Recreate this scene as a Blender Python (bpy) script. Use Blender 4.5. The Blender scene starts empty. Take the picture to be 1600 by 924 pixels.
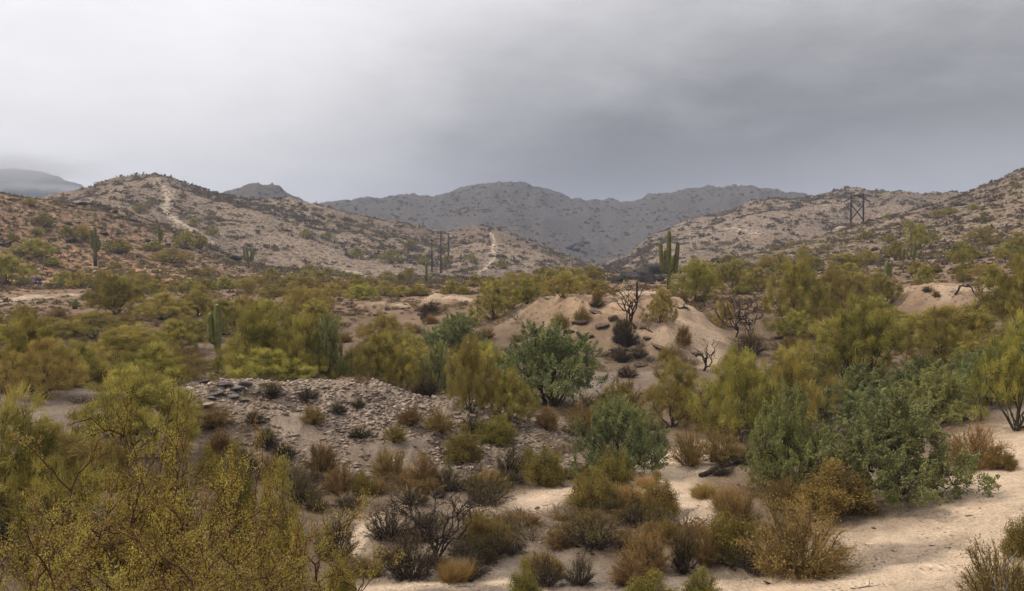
import bpy, math, random
import numpy as np
from mathutils import Vector, Matrix

random.seed(7)
RNG = np.random.default_rng(7)
R = math.radians
SC = bpy.context.scene
COL = SC.collection

# ------------------------------------------------------------------ camera
FPX = 1600 * 35.0 / 36.0            # focal length in pixels of the 1600 px wide photograph
PITCH = math.atan(62.0 / FPX)
cam_data = bpy.data.cameras.new("camera")
cam_data.lens = 35.0
cam_data.sensor_width = 36.0
cam_data.clip_start = 0.1
cam_data.clip_end = 20000.0
cam = bpy.data.objects.new("camera", cam_data)
COL.objects.link(cam)
cam.location = (0, 0, 0)
cam.rotation_euler = (math.pi / 2 - PITCH, 0, 0)
SC.camera = cam

# ------------------------------------------------------------------ world: overcast sky
SUN_EL, SUN_AZ = R(50), R(-88)       # azimuth from the view direction, to the left
world = bpy.data.worlds.new("World")
SC.world = world
world.use_nodes = True
try:
    world.cycles.sampling_method = 'MANUAL'
    world.cycles.sample_map_resolution = 512
except Exception:
    pass


class NT:
    """small helper to write node trees as expressions"""
    def __init__(self, tree):
        self.t = tree
        self.n = tree.nodes
        self.l = tree.links

    def node(self, kind, **kw):
        n = self.n.new(kind)
        for k, v in kw.items():
            setattr(n, k, v)
        return n

    def put(self, sock, v):
        if isinstance(v, bpy.types.NodeSocket):
            self.l.new(v, sock)
        elif v is not None:
            sock.default_value = v

    def math(self, op, a, b=None, c=None, clamp=False):
        n = self.node('ShaderNodeMath', operation=op, use_clamp=clamp)
        self.put(n.inputs[0], a)
        if b is not None:
            self.put(n.inputs[1], b)
        if c is not None:
            self.put(n.inputs[2], c)
        return n.outputs[0]

    def vmath(self, op, a, b=None):
        n = self.node('ShaderNodeVectorMath', operation=op)
        self.put(n.inputs[0], a)
        if b is not None:
            self.put(n.inputs[1], b)
        return n.outputs['Value'] if op in ('DOT_PRODUCT', 'LENGTH') else n.outputs[0]

    def maprange(self, v, a, b, c, d, smooth=True):
        n = self.node('ShaderNodeMapRange', interpolation_type='SMOOTHSTEP' if smooth else 'LINEAR')
        for i, x in enumerate((v, a, b, c, d)):
            self.put(n.inputs[i], x)
        return n.outputs[0]

    def mix(self, f, a, b, mode='MIX'):
        n = self.node('ShaderNodeMix', data_type='RGBA', blend_type=mode, clamp_factor=True)
        self.put(n.inputs[0], f)
        self.put(n.inputs[6], a)
        self.put(n.inputs[7], b)
        return n.outputs[2]

    def noise(self, vec, scale, detail=4.0, rough=0.55, dist=0.0):
        n = self.node('ShaderNodeTexNoise')
        if vec is not None:
            self.put(n.inputs['Vector'], vec)
        n.inputs['Scale'].default_value = scale
        n.inputs['Detail'].default_value = detail
        n.inputs['Roughness'].default_value = rough
        n.inputs['Distortion'].default_value = dist
        return n.outputs[0]

    def ramp(self, f, stops):
        n = self.node('ShaderNodeValToRGB')
        e = n.color_ramp.elements
        while len(e) < len(stops):
            e.new(0.5)
        for i, (p, c) in enumerate(stops):
            e[i].position = p
            e[i].color = c if len(c) == 4 else (*c, 1)
        self.put(n.inputs[0], f)
        return n.outputs[0]


def build_world():
    nt = NT(world.node_tree)
    nt.n.clear()
    out = nt.node('ShaderNodeOutputWorld')
    bg = nt.node('ShaderNodeBackground')
    sky = nt.node('ShaderNodeTexSky', sky_type='NISHITA')
    sky.sun_disc = False
    sky.sun_elevation = SUN_EL
    sky.sun_rotation = SUN_AZ
    sky.dust_density = 3.0
    tc = nt.node('ShaderNodeTexCoord')
    D = nt.vmath('NORMALIZE', tc.outputs['Generated'])
    sep = nt.node('ShaderNodeSeparateXYZ')
    nt.put(sep.inputs[0], D)
    x, y, z = sep.outputs
    zz = nt.math('MAXIMUM', z, 0.0)
    # cloud sheet: directions flattened towards the horizon so that banks stretch sideways
    sc = nt.node('ShaderNodeMapping')
    sc.inputs['Rotation'].default_value = (0, R(-14), 0)
    sc.inputs['Scale'].default_value = (1.0, 1.0, 2.6)
    nt.put(sc.inputs['Vector'], D)
    n1 = nt.noise(sc.outputs[0], 2.1, 8.0, 0.55, 0.25)
    n2 = nt.noise(sc.outputs[0], 6.5, 8.0, 0.62, 0.15)
    # the break in the cloud where the sun sits, up on one side
    sd = (math.sin(R(-40)) * math.cos(R(20)), math.cos(R(-40)) * math.cos(R(20)), math.sin(R(20)))
    sdot = nt.vmath('DOT_PRODUCT', D, sd)
    glow = nt.maprange(sdot, 0.66, 0.98, 0.0, 1.0)
    rise = nt.maprange(zz, 0.04, 0.42, 0.0, 1.0)
    # a lower, darker bank lying across the middle distance, tilted
    bn = (-0.168, -0.105, 0.98)
    bdot = nt.math('ADD', nt.vmath('DOT_PRODUCT', D, bn), nt.math('MULTIPLY', nt.math('SUBTRACT', n2, 0.5), 0.12))
    band = nt.math('MULTIPLY', nt.maprange(bdot, -0.105, -0.022, 0.0, 1.0), nt.maprange(bdot, -0.022, 0.16, 1.0, 0.0))
    band = nt.math('MULTIPLY', band, nt.maprange(x, -0.32, 0.02, 0.0, 1.0))
    v = nt.math('ADD', 0.40, nt.math('MULTIPLY', rise, 0.30))
    v = nt.math('ADD', v, nt.math('MULTIPLY', glow, 0.47))
    v = nt.math('SUBTRACT', v, nt.math('MULTIPLY', band, 0.19))
    v = nt.math('ADD', v, nt.math('MULTIPLY', nt.math('SUBTRACT', n1, 0.5), 0.26))
    v = nt.math('ADD', v, nt.math('MULTIPLY', nt.math('SUBTRACT', n2, 0.5), 0.25))
    # overcast skies are brighter overhead
    v = nt.math('MULTIPLY', v, nt.math('ADD', 1.0, nt.math('MULTIPLY', nt.maprange(zz, 0.3, 1.0, 0.0, 1.0), 0.8)))
    v = nt.math('MAXIMUM', v, 0.12)
    tint = nt.mix(nt.maprange(v, 0.35, 0.85, 0.0, 1.0), (0.992, 0.98, 1.015, 1), (1.01, 0.985, 1.0, 1))
    cl = nt.node('ShaderNodeMix', data_type='RGBA', blend_type='MULTIPLY')
    cl.inputs[0].default_value = 1.0
    comb = nt.node('ShaderNodeCombineColor')
    for i in range(3):
        nt.put(comb.inputs[i], nt.math('MULTIPLY', v, 10.0))
    nt.put(cl.inputs[6], comb.outputs[0])
    nt.put(cl.inputs[7], tint)
    col = nt.mix(0.97, sky.outputs[0], cl.outputs[2])
    nt.put(bg.inputs['Color'], col)
    bg.inputs['Strength'].default_value = 0.06
    nt.l.new(bg.outputs[0], out.inputs['Surface'])


build_world()
sl = bpy.data.lights.new("sun", 'SUN')
sl.energy = 1.5
sl.angle = R(12)
sl.color = (1.0, 0.90, 0.76)
sun = bpy.data.objects.new("sun", sl)
COL.objects.link(sun)
sdir = Vector((math.sin(SUN_AZ) * math.cos(SUN_EL), math.cos(SUN_AZ) * math.cos(SUN_EL), math.sin(SUN_EL)))
sun.rotation_euler = (-sdir).to_track_quat('-Z', 'Y').to_euler()
sun.location = (0, 0, 300)

SC.view_settings.view_transform = 'Standard'
SC.view_settings.look = 'None'
SC.view_settings.gamma = 1.0
SC.view_settings.use_curve_mapping = False
SC.view_settings.exposure = 0.78
SC.render.engine = 'CYCLES'
SC.cycles.use_denoising = True
SC.cycles.denoising_prefilter = 'ACCURATE'
SC.cycles.denoising_input_passes = 'RGB_ALBEDO_NORMAL'
SC.cycles.adaptive_threshold = 0.007
SC.cycles.max_bounces = 5
SC.cycles.diffuse_bounces = 1
SC.cycles.glossy_bounces = 1
SC.cycles.transmission_bounces = 2
SC.cycles.volume_bounces = 0
SC.cycles.transparent_max_bounces = 4


# ------------------------------------------------------------------ helpers
def ray(px, py):
    """photo pixel -> (azimuth, slope) of the line of sight from the camera"""
    u = (np.asarray(px, float) - 800.0) / FPX
    v = (462.0 - np.asarray(py, float)) / FPX
    cp, sp = math.cos(PITCH), math.sin(PITCH)
    dx, dy, dz = u, cp + v * sp, -sp + v * cp
    h = np.hypot(dx, dy)
    return np.arctan2(dx, dy), dz / h


def project(x, y, z):
    cp, sp = math.cos(PITCH), math.sin(PITCH)
    f = y * cp - z * sp
    f = np.where(f < 0.05, 0.05, f)
    up = y * sp + z * cp
    return 800 + x / f * FPX, 462 - up / f * FPX


def smoothstep(a, b, x):
    t = np.clip((x - a) / (b - a), 0, 1)
    return t * t * (3 - 2 * t)


def _hash(ix, iy, seed):
    n = (ix.astype(np.int64) * 374761393 + iy.astype(np.int64) * 668265263 + seed * 1442695041) & 0x7fffffff
    n = ((n ^ (n >> 13)) * 1274126177) & 0x7fffffff
    n = n ^ (n >> 16)
    return (n & 0xffff) / 65535.0


def vnoise(x, y, seed=0):
    x0, y0 = np.floor(x), np.floor(y)
    fx, fy = x - x0, y - y0
    fx, fy = fx * fx * fx * (fx * (fx * 6 - 15) + 10), fy * fy * fy * (fy * (fy * 6 - 15) + 10)
    a, b = _hash(x0, y0, seed), _hash(x0 + 1, y0, seed)
    c, d = _hash(x0, y0 + 1, seed), _hash(x0 + 1, y0 + 1, seed)
    return (a + (b - a) * fx) * (1 - fy) + (c + (d - c) * fx) * fy


def fbm(x, y, scale, octaves=4, seed=0, gain=0.5, ridged=False):
    x, y = np.asarray(x, float) / scale, np.asarray(y, float) / scale
    s, a, t = 0.0, 1.0, 0.0
    for o in range(octaves):
        n = vnoise(x + 17.3 * o, y - 9.1 * o, seed + o)
        if ridged:
            n = 1 - np.abs(2 * n - 1)
        s = s + a * n
        t += a
        a *= gain
        x, y = x * 2.03, y * 2.03
    return s / t


def mesh_np(name, verts, tris, mats=(), cols=None, tone=None, smooth=False, mat_index=None):
    """mesh from numpy arrays; cols = per-vertex RGB (albedo), tone = per-vertex number 0..1"""
    me = bpy.data.meshes.new(name)
    verts = np.asarray(verts, np.float32)
    tris = np.asarray(tris, np.int32)
    k = tris.shape[1]
    me.vertices.add(len(verts))
    me.vertices.foreach_set("co", verts.ravel())
    me.loops.add(tris.size)
    me.loops.foreach_set("vertex_index", tris.ravel())
    me.polygons.add(len(tris))
    me.polygons.foreach_set("loop_start", np.arange(0, tris.size, k, dtype=np.int32))
    me.polygons.foreach_set("loop_total", np.full(len(tris), k, np.int32))
    if smooth:
        me.polygons.foreach_set("use_smooth", np.ones(len(tris), bool))
    if mat_index is not None:
        me.polygons.foreach_set("material_index", np.asarray(mat_index, np.int32))
    if cols is not None:
        a = me.attributes.new("albedo", 'FLOAT_COLOR', 'POINT')
        c = np.ones((len(verts), 4), np.float32)
        c[:, :3] = cols
        a.data.foreach_set("color", c.ravel())
    if tone is not None:
        a = me.attributes.new("tone", 'FLOAT', 'POINT')
        a.data.foreach_set("value", np.asarray(tone, np.float32))
    for m in mats:
        me.materials.append(m)
    me.update(calc_edges=True)
    me.validate()
    return me


def link(name, mesh, parent=None):
    o = bpy.data.objects.new(name, mesh)
    COL.objects.link(o)
    if parent is not None:
        o.parent = parent
    return o


def tag(o, label=None, cat=None, group=None, kind=None):
    if label:
        o['label'] = label
    if cat:
        o['category'] = cat
    if group:
        o['group'] = group
    if kind:
        o['kind'] = kind
    return o


def empty(name, loc=(0, 0, 0)):
    o = bpy.data.objects.new(name, None)
    o.empty_display_size = 0.3
    COL.objects.link(o)
    o.location = loc
    return o


class Geo:
    """collects triangles"""
    def __init__(self):
        self.v, self.f, self.t, self.n = [], [], [], 0

    def add(self, v, f, tone=None):
        v = np.asarray(v, float).reshape(-1, 3)
        f = np.asarray(f, int).reshape(-1, 3)
        self.v.append(v)
        self.f.append(f + self.n)
        self.t.append(np.full(len(v), 0.5) if tone is None else np.broadcast_to(tone, (len(v),)).astype(float))
        self.n += len(v)

    def tube(self, pts, rad, sides=5, tone=None, cap=True):
        pts = np.asarray(pts, float)
        n = len(pts)
        rad = np.broadcast_to(rad, (n,)).astype(float)
        d = np.gradient(pts, axis=0)
        d /= np.linalg.norm(d, axis=1, keepdims=True) + 1e-9
        ref = np.where(np.abs(d[:, 2:3]) > 0.9, np.array([[1.0, 0, 0]]), np.array([[0, 0, 1.0]]))
        if abs(d[0, 2]) > 0.6:
            ref = np.tile(np.array([[1.0, 0.13, 0.0]]), (n, 1))
        else:
            ref = np.tile(np.array([[0.05, 0.1, 1.0]]), (n, 1))
        a = np.cross(d, ref)
        a /= np.linalg.norm(a, axis=1, keepdims=True) + 1e-9
        b = np.cross(d, a)
        th = np.linspace(0, 2 * math.pi, sides, endpoint=False)
        v = pts[:, None] + rad[:, None, None] * (np.cos(th)[None, :, None] * a[:, None] + np.sin(th)[None, :, None] * b[:, None])
        v = v.reshape(-1, 3)
        f = []
        for i in range(n - 1):
            for s in range(sides):
                p, q = i * sides + s, i * sides + (s + 1) % sides
                f += [(p, q, q + sides), (p, q + sides, p + sides)]
        if cap:
            for s in range(1, sides - 1):
                e = (n - 1) * sides
                f.append((e, e + s, e + s + 1))
                f.append((0, s + 1, s))
        self.add(v, f, tone)

    def box(self, c, size, rot=None, tone=None):
        s = np.array([(x, y, z) for x in (-.5, .5) for y in (-.5, .5) for z in (-.5, .5)]) * np.asarray(size, float)
        if rot is not None:
            s = s @ np.array(rot.to_3x3()).T
        q = [(0, 1, 3, 2), (4, 6, 7, 5), (0, 4, 5, 1), (2, 3, 7, 6), (0, 2, 6, 4), (1, 5, 7, 3)]
        f = [t for a, b, c_, d in q for t in ((a, b, c_), (a, c_, d))]
        self.add(s + np.asarray(c, float), f, tone)

    def mesh(self, name, mat, smooth=False):
        return mesh_np(name, np.concatenate(self.v), np.concatenate(self.f), (mat,), tone=np.concatenate(self.t), smooth=smooth)

    def tris(self):
        return sum(len(f) for f in self.f)


def blades(base, direction, length, width, rng, kind='blade'):
    """many thin twigs (one long triangle each) or leaves (a diamond each); arrays in, verts and faces out"""
    n = len(base)
    d = direction / (np.linalg.norm(direction, axis=1, keepdims=True) + 1e-9)
    side = np.cross(d, rng.normal(size=(n, 3)))
    side /= np.linalg.norm(side, axis=1, keepdims=True) + 1e-9
    L, W = np.broadcast_to(length, (n,))[:, None], np.broadcast_to(width, (n,))[:, None]
    if kind == 'blade':
        v = np.stack([base - side * W / 2, base + side * W / 2, base + d * L], axis=1).reshape(-1, 3)
        f = np.arange(3 * n).reshape(n, 3)
        return v, f, 3
    mid = base + d * L * 0.5
    v = np.stack([base, mid + side * W / 2, base + d * L, mid - side * W / 2], axis=1).reshape(-1, 3)
    i = np.arange(n)[:, None] * 4
    f = np.concatenate([i + np.array([[0, 1, 2]]), i + np.array([[0, 2, 3]])], axis=0)
    return v, f, 4


# ------------------------------------------------------------------ materials
def new_mat(name):
    m = bpy.data.materials.new(name)
    m.use_nodes = True
    nt = NT(m.node_tree)
    nt.n.clear()
    out = nt.node('ShaderNodeOutputMaterial')
    return m, nt, out


def leaf_mat(name, c0, c1, c2=None, trans=0.28, spec=0.0, var=0.42):
    """c0..c1 by leaf, object-wide variation; thin leaves let some light through"""
    m, nt, out = new_mat(name)
    at = nt.node('ShaderNodeAttribute', attribute_name='tone')
    oi = nt.node('ShaderNodeObjectInfo')
    col = nt.mix(at.outputs['Fac'], (*c0, 1), (*c1, 1))
    if c2 is not None:
        col = nt.mix(nt.maprange(oi.outputs['Random'], 0.35, 1.0, 0.0, 0.6), col, (*c2, 1))
    hsv = nt.node('ShaderNodeHueSaturation')
    nt.put(hsv.inputs['Value'], nt.math('ADD', 1.0 - var / 2, nt.math('MULTIPLY', nt.math('FRACT', nt.math('MULTIPLY', oi.outputs['Random'], 7.31)), var)))
    nt.put(hsv.inputs['Hue'], nt.math('ADD', 0.49, nt.math('MULTIPLY', nt.math('FRACT', nt.math('MULTIPLY', oi.outputs['Random'], 3.77)), 0.02)))
    nt.put(hsv.inputs['Color'], col)
    df = nt.node('ShaderNodeBsdfPrincipled')
    nt.put(df.inputs['Base Color'], hsv.outputs[0])
    df.inputs['Roughness'].default_value = 0.55
    df.inputs['Specular IOR Level'].default_value = spec
    tr = nt.node('ShaderNodeBsdfTranslucent')
    nt.put(tr.inputs['Color'], hsv.outputs[0])
    mx = nt.node('ShaderNodeMixShader')
    mx.inputs[0].default_value = trans
    nt.l.new(df.outputs[0], mx.inputs[1])
    nt.l.new(tr.outputs[0], mx.inputs[2])
    nt.l.new(mx.outputs[0], out.inputs['Surface'])
    return m


def solid_mat(name, c0, c1, scale=6.0, rough=0.9, bump=0.4, obj_var=0.3, stretch=None, bump_dist=0.03):
    m, nt, out = new_mat(name)
    tc = nt.node('ShaderNodeTexCoord')
    vec = tc.outputs['Object']
    if stretch:
        mp = nt.node('ShaderNodeMapping')
        mp.inputs['Scale'].default_value = stretch
        nt.put(mp.inputs['Vector'], vec)
        vec = mp.outputs[0]
    n = nt.noise(vec, scale, 6.0, 0.65, 0.3)
    n2 = nt.noise(vec, scale * 6, 3.0, 0.6)
    oi = nt.node('ShaderNodeObjectInfo')
    f = nt.maprange(nt.math('ADD', nt.math('MULTIPLY', n, 0.7), nt.math('MULTIPLY', n2, 0.3)), 0.36, 0.66, 0.0, 1.0)
    col = nt.mix(f, (*c0, 1), (*c1, 1))
    hsv = nt.node('ShaderNodeHueSaturation')
    nt.put(hsv.inputs['Value'], nt.math('ADD', 1.0 - obj_var / 2, nt.math('MULTIPLY', oi.outputs['Random'], obj_var)))
    nt.put(hsv.inputs['Color'], col)
    p = nt.node('ShaderNodeBsdfPrincipled')
    nt.put(p.inputs['Base Color'], hsv.outputs[0])
    p.inputs['Roughness'].default_value = rough
    p.inputs['Specular IOR Level'].default_value = 0.15
    b = nt.node('ShaderNodeBump')
    b.inputs['Strength'].default_value = bump
    b.inputs['Distance'].default_value = bump_dist
    nt.put(b.inputs['Height'], nt.math('ADD', n, nt.math('MULTIPLY', n2, 0.4)))
    nt.l.new(b.outputs[0], p.inputs['Normal'])
    nt.l.new(p.outputs[0], out.inputs['Surface'])
    return m


def ground_mat(name, gain=1.0):
    m, nt, out = new_mat(name)
    at = nt.node('ShaderNodeAttribute', attribute_name='albedo')
    tc = nt.node('ShaderNodeTexCoord')
    P = tc.outputs['Object']
    fine = nt.noise(P, 14.0, 3.0, 0.7)
    med = nt.noise(P, 1.7, 5.0, 0.65, 0.5)
    big = nt.noise(P, 0.16, 5.0, 0.6, 0.6)
    # scattered darker soil, litter and small stones in the colour
    k = nt.math('ADD', 0.42, nt.math('MULTIPLY', med, 0.75))
    k = nt.math('ADD', k, nt.math('MULTIPLY', nt.math('SUBTRACT', fine, 0.5), 1.15))
    k = nt.math('ADD', k, nt.math('MULTIPLY', nt.math('SUBTRACT', big, 0.45), 0.7))
    k = nt.math('MAXIMUM', k, 0.25)
    sc = nt.node('ShaderNodeVectorMath', operation='SCALE')
    nt.put(sc.inputs[0], at.outputs['Color'])
    nt.put(sc.inputs['Scale'], nt.math('MULTIPLY', k, 1.12 * gain))
    # pebbles
    vo = nt.node('ShaderNodeTexVoronoi', feature='F1', voronoi_dimensions='2D')
    nt.put(vo.inputs['Vector'], P)
    vo.inputs['Scale'].default_value = 5.5
    spot = nt.maprange(vo.outputs['Distance'], 0.10, 0.26, 1.0, 0.0)
    sel = nt.maprange(nt.noise(P, 0.9, 3.0), 0.5, 0.62, 0.0, 1.0)
    vcol = nt.node('ShaderNodeSeparateColor')
    nt.put(vcol.inputs[0], vo.outputs['Color'])
    dark = nt.maprange(vcol.outputs[0], 0.3, 0.7, 0.35, 1.35)
    sc2 = nt.node('ShaderNodeVectorMath', operation='SCALE')
    nt.put(sc2.inputs[0], sc.outputs[0])
    nt.put(sc2.inputs['Scale'], dark)
    col = nt.mix(nt.math('MULTIPLY', spot, sel), sc.outputs[0], sc2.outputs[0])
    # on the hills: tufts, stones and bare spots too small to tell apart from here
    away = nt.maprange(nt.vmath('LENGTH', P), 70.0, 190.0, 0.0, 1.0)
    v2 = nt.node('ShaderNodeTexVoronoi', feature='F1', voronoi_dimensions='2D')
    nt.put(v2.inputs['Vector'], P)
    v2.inputs['Scale'].default_value = 0.62
    v2.inputs['Randomness'].default_value = 1.0
    c2 = nt.node('ShaderNodeSeparateColor')
    nt.put(c2.inputs[0], v2.outputs['Color'])
    tuft_ = nt.math('MULTIPLY', nt.maprange(v2.outputs['Distance'], 0.25, 0.55, 1.0, 0.0), nt.maprange(c2.outputs[0], 0.2, 0.35, 0.0, 1.0))
    v3 = nt.node('ShaderNodeTexVoronoi', feature='F1', voronoi_dimensions='2D')
    nt.put(v3.inputs['Vector'], P)
    v3.inputs['Scale'].default_value = 1.5
    c3 = nt.node('ShaderNodeSeparateColor')
    nt.put(c3.inputs[0], v3.outputs['Color'])
    stn = nt.math('MULTIPLY', nt.maprange(v3.outputs['Distance'], 0.2, 0.5, 1.0, 0.0), nt.math('MULTIPLY', nt.maprange(c3.outputs[1], 0.72, 0.8, 0.0, 1.0), nt.maprange(nt.vmath('LENGTH', P), 560.0, 760.0, 1.0, 0.0)))
    col = nt.mix(nt.math('MULTIPLY', nt.math('MULTIPLY', tuft_, away), 0.85), col, nt.mix(c2.outputs[1], (0.065, 0.045, 0.034, 1), (0.15, 0.115, 0.055, 1)))
    col = nt.mix(nt.math('MULTIPLY', nt.math('MULTIPLY', stn, away), 0.6), col, (0.46, 0.38, 0.31, 1))
    p = nt.node('ShaderNodeBsdfPrincipled')
    nt.put(p.inputs['Base Color'], col)
    p.inputs['Roughness'].default_value = 0.95
    p.inputs['Specular IOR Level'].default_value = 0.08
    b = nt.node('ShaderNodeBump')
    b.inputs['Strength'].default_value = 0.6
    b.inputs['Distance'].default_value = 0.16
    nt.put(b.inputs['Height'], nt.math('ADD', nt.math('ADD', med, nt.math('MULTIPLY', nt.math('MULTIPLY', tuft_, away), 1.6)), nt.math('ADD', nt.math('MULTIPLY', fine, 0.25), nt.math('MULTIPLY', spot, 0.12))))
    nt.l.new(b.outputs[0], p.inputs['Normal'])
    nt.l.new(p.outputs[0], out.inputs['Surface'])
    return m


M = {}
M['ground'] = ground_mat("desert_ground")
M['sand'] = ground_mat("path_sand")
M['pv_leaf'] = leaf_mat("palo_verde_twigs", (0.112, 0.102, 0.028), (0.47, 0.395, 0.098), (0.37, 0.265, 0.092))
M['pv_bark'] = solid_mat("palo_verde_bark", (0.05, 0.045, 0.03), (0.13, 0.11, 0.06), 5.0)
M['iw_leaf'] = leaf_mat("ironwood_leaves", (0.098, 0.116, 0.052), (0.36, 0.365, 0.145), (0.31, 0.285, 0.09))
M['iw_bark'] = solid_mat("ironwood_bark", (0.03, 0.025, 0.02), (0.09, 0.075, 0.06), 5.0)
M['cr_leaf'] = leaf_mat("creosote_leaves", (0.17, 0.095, 0.022), (0.50, 0.445, 0.06), (0.42, 0.30, 0.05), trans=0.4, spec=0.5)
M['cr_stem'] = solid_mat("creosote_stems", (0.05, 0.022, 0.015), (0.15, 0.072, 0.045), 20.0)
M['ol_leaf'] = leaf_mat("olive_shrub_leaves", (0.12, 0.11, 0.03), (0.35, 0.28, 0.07), (0.28, 0.17, 0.06))
M['br_leaf'] = leaf_mat("brown_shrub_twigs", (0.13, 0.085, 0.036), (0.40, 0.255, 0.10), (0.30, 0.23, 0.065))
M['dk_leaf'] = leaf_mat("dark_shrub_leaves", (0.09, 0.066, 0.034), (0.25, 0.19, 0.065), (0.20, 0.18, 0.045))
M['dk_stem'] = solid_mat("dark_shrub_stems", (0.028, 0.021, 0.018), (0.085, 0.062, 0.05), 10.0)
M['gr_leaf'] = leaf_mat("dry_grass", (0.24, 0.15, 0.055), (0.64, 0.45, 0.16), (0.50, 0.34, 0.15), trans=0.3)
M['char'] = solid_mat("charred_wood", (0.014, 0.011, 0.010), (0.065, 0.05, 0.042), 7.0)
M['grey_wood'] = solid_mat("weathered_wood", (0.07, 0.065, 0.065), (0.22, 0.20, 0.19), 7.0, stretch=(4, 4, 1))
M['pole_wood'] = solid_mat("creosoted_pole", (0.018, 0.014, 0.013), (0.045, 0.035, 0.03), 3.0, stretch=(6, 6, 0.6))
M['cactus'] = solid_mat("saguaro_skin", (0.085, 0.09, 0.026), (0.19, 0.18, 0.06), 2.5, obj_var=0.2)
M['cactus_tip'] = solid_mat("saguaro_tip_wool", (0.35, 0.30, 0.2), (0.5, 0.42, 0.28), 9.0)
M['rock_dark'] = solid_mat("varnished_rock", (0.018, 0.015, 0.015), (0.07, 0.058, 0.054), 1.6, bump=0.9, bump_dist=0.12, obj_var=0.7)
M['rock_grey'] = solid_mat("grey_schist", (0.075, 0.066, 0.062), (0.27, 0.245, 0.228), 2.2, bump=0.9, bump_dist=0.10, obj_var=0.6, stretch=(1, 1, 4))
M['rock_brown'] = solid_mat("brown_ledge_rock", (0.06, 0.042, 0.033), (0.21, 0.15, 0.112), 2.0, bump=0.9, bump_dist=0.1, obj_var=0.5)
M['rock_pale'] = solid_mat("pale_rock", (0.19, 0.145, 0.11), (0.55, 0.43, 0.335), 4.0, bump=0.7, bump_dist=0.05, obj_var=0.7)


def tone_solid(name, c0, c1, rough=0.9):
    m, nt, out = new_mat(name)
    at = nt.node('ShaderNodeAttribute', attribute_name='tone')
    tc = nt.node('ShaderNodeTexCoord')
    n = nt.noise(tc.outputs['Object'], 8.0, 4.0, 0.7)
    col = nt.mix(nt.math('ADD', nt.math('MULTIPLY', at.outputs['Fac'], 0.75), nt.math('MULTIPLY', n, 0.3)), (*c0, 1), (*c1, 1))
    p = nt.node('ShaderNodeBsdfPrincipled')
    nt.put(p.inputs['Base Color'], col)
    p.inputs['Roughness'].default_value = rough
    p.inputs['Specular IOR Level'].default_value = 0.15
    nt.l.new(p.outputs[0], out.inputs['Surface'])
    return m


M['gravel'] = tone_solid("gravel_stones", (0.085, 0.063, 0.05), (0.56, 0.435, 0.335))
M['scrub'] = leaf_mat("hillside_scrub", (0.11, 0.085, 0.062), (0.29, 0.235, 0.10), None, trans=0.3)
M['litter'] = leaf_mat("dry_litter", (0.07, 0.05, 0.035), (0.36, 0.26, 0.15), None, trans=0.2)


# ------------------------------------------------------------------ terrain
AZ = np.radians(np.concatenate([np.arange(-180, -34, 2.4), np.arange(-33.6, -29.5, 0.4), np.arange(-29.4, 29.41, 0.098), np.arange(29.8, 34, 0.4), np.arange(34.4, 179, 2.4)]))
DIST = np.concatenate([np.geomspace(a, b, n, endpoint=False) for a, b, n in ((1, 20, 60), (20, 48, 105), (48, 125, 145), (125, 420, 140), (420, 2500, 90))] + [[2500.0]])
NR = len(DIST)
LD = np.log(DIST)


def row_of(d):
    """fractional grid row of a distance"""
    return np.interp(np.log(np.maximum(d, 1.001)), LD, np.arange(NR))


UAZ = np.radians(np.arange(-180, 180.01, 0.1))


def curve(knots, sigma=0.45):
    """knots (px, py, d) of a ridge or break of slope -> (distance, height) for every azimuth of AZ"""
    k = np.array(sorted(knots), float)
    az, sl = ray(k[:, 0], k[:, 1])
    d = k[:, 2]
    z = sl * d
    mz, md = 0.5 * (z[0] + z[-1]), 0.5 * (d[0] + d[-1])
    az = np.concatenate([[-math.pi, min(-1.0, az[0] - 0.05)], az, [max(1.0, az[-1] + 0.05), math.pi]])
    z = np.concatenate([[mz, z[0]], z, [z[-1], mz]])
    d = np.concatenate([[md, d[0]], d, [d[-1], md]])
    zz, dd = np.interp(UAZ, az, z), np.interp(UAZ, az, d)
    g = np.exp(-0.5 * (np.arange(-30, 31) * 0.1 / sigma) ** 2)
    g /= g.sum()
    zz = np.convolve(np.pad(zz, 30, mode='wrap'), g, 'valid')
    dd = np.convolve(np.pad(dd, 30, mode='wrap'), g, 'valid')
    return np.interp(AZ, UAZ, dd), np.interp(AZ, UAZ, zz)


def flat(d, z):
    return np.full(len(AZ), float(d)), np.full(len(AZ), float(z))


def zk(knots):
    """knots (px, z, d) -> (px, py, d)"""
    out = []
    for px, z, d in knots:
        out.append((px, 400 - z / d * FPX, d))
    return out


c_edge = flat(8, -4.0)
c_slope = flat(14, -6.1)
c_bottom = curve(zk([(-300, -7.2, 22), (0, -7.3, 22), (500, -7.5, 22), (1000, -7.5, 22), (1600, -7.4, 22), (1900, -7.2, 22)]))
c_front = curve(zk([(-300, -6.6, 35), (0, -6.8, 35), (250, -7.1, 35), (400, -7.4, 34.5), (600, -7.5, 34.5), (900, -7.6, 35), (1300, -7.6, 35), (1600, -7.5, 35), (1900, -7.0, 35)]))
c_mound = curve(zk([(-300, -5.9, 42), (0, -6.2, 42), (250, -5.75, 41.5), (330, -5.1, 41), (450, -5.15, 40.5), (560, -5.2, 40.5), (630, -5.55, 40.5), (700, -6.15, 41), (830, -7.0, 42), (950, -7.6, 43), (1250, -7.6, 43), (1450, -7.5, 43), (1600, -7.4, 43), (1900, -6.6, 43)]))
c_behind = curve(zk([(-300, -6.6, 55), (0, -7.1, 55), (300, -6.9, 51), (560, -7.1, 51), (760, -7.1, 55), (1000, -7.3, 55), (1250, -7.3, 55), (1450, -6.8, 55), (1600, -6.0, 55), (1900, -5.0, 55)]))
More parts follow.
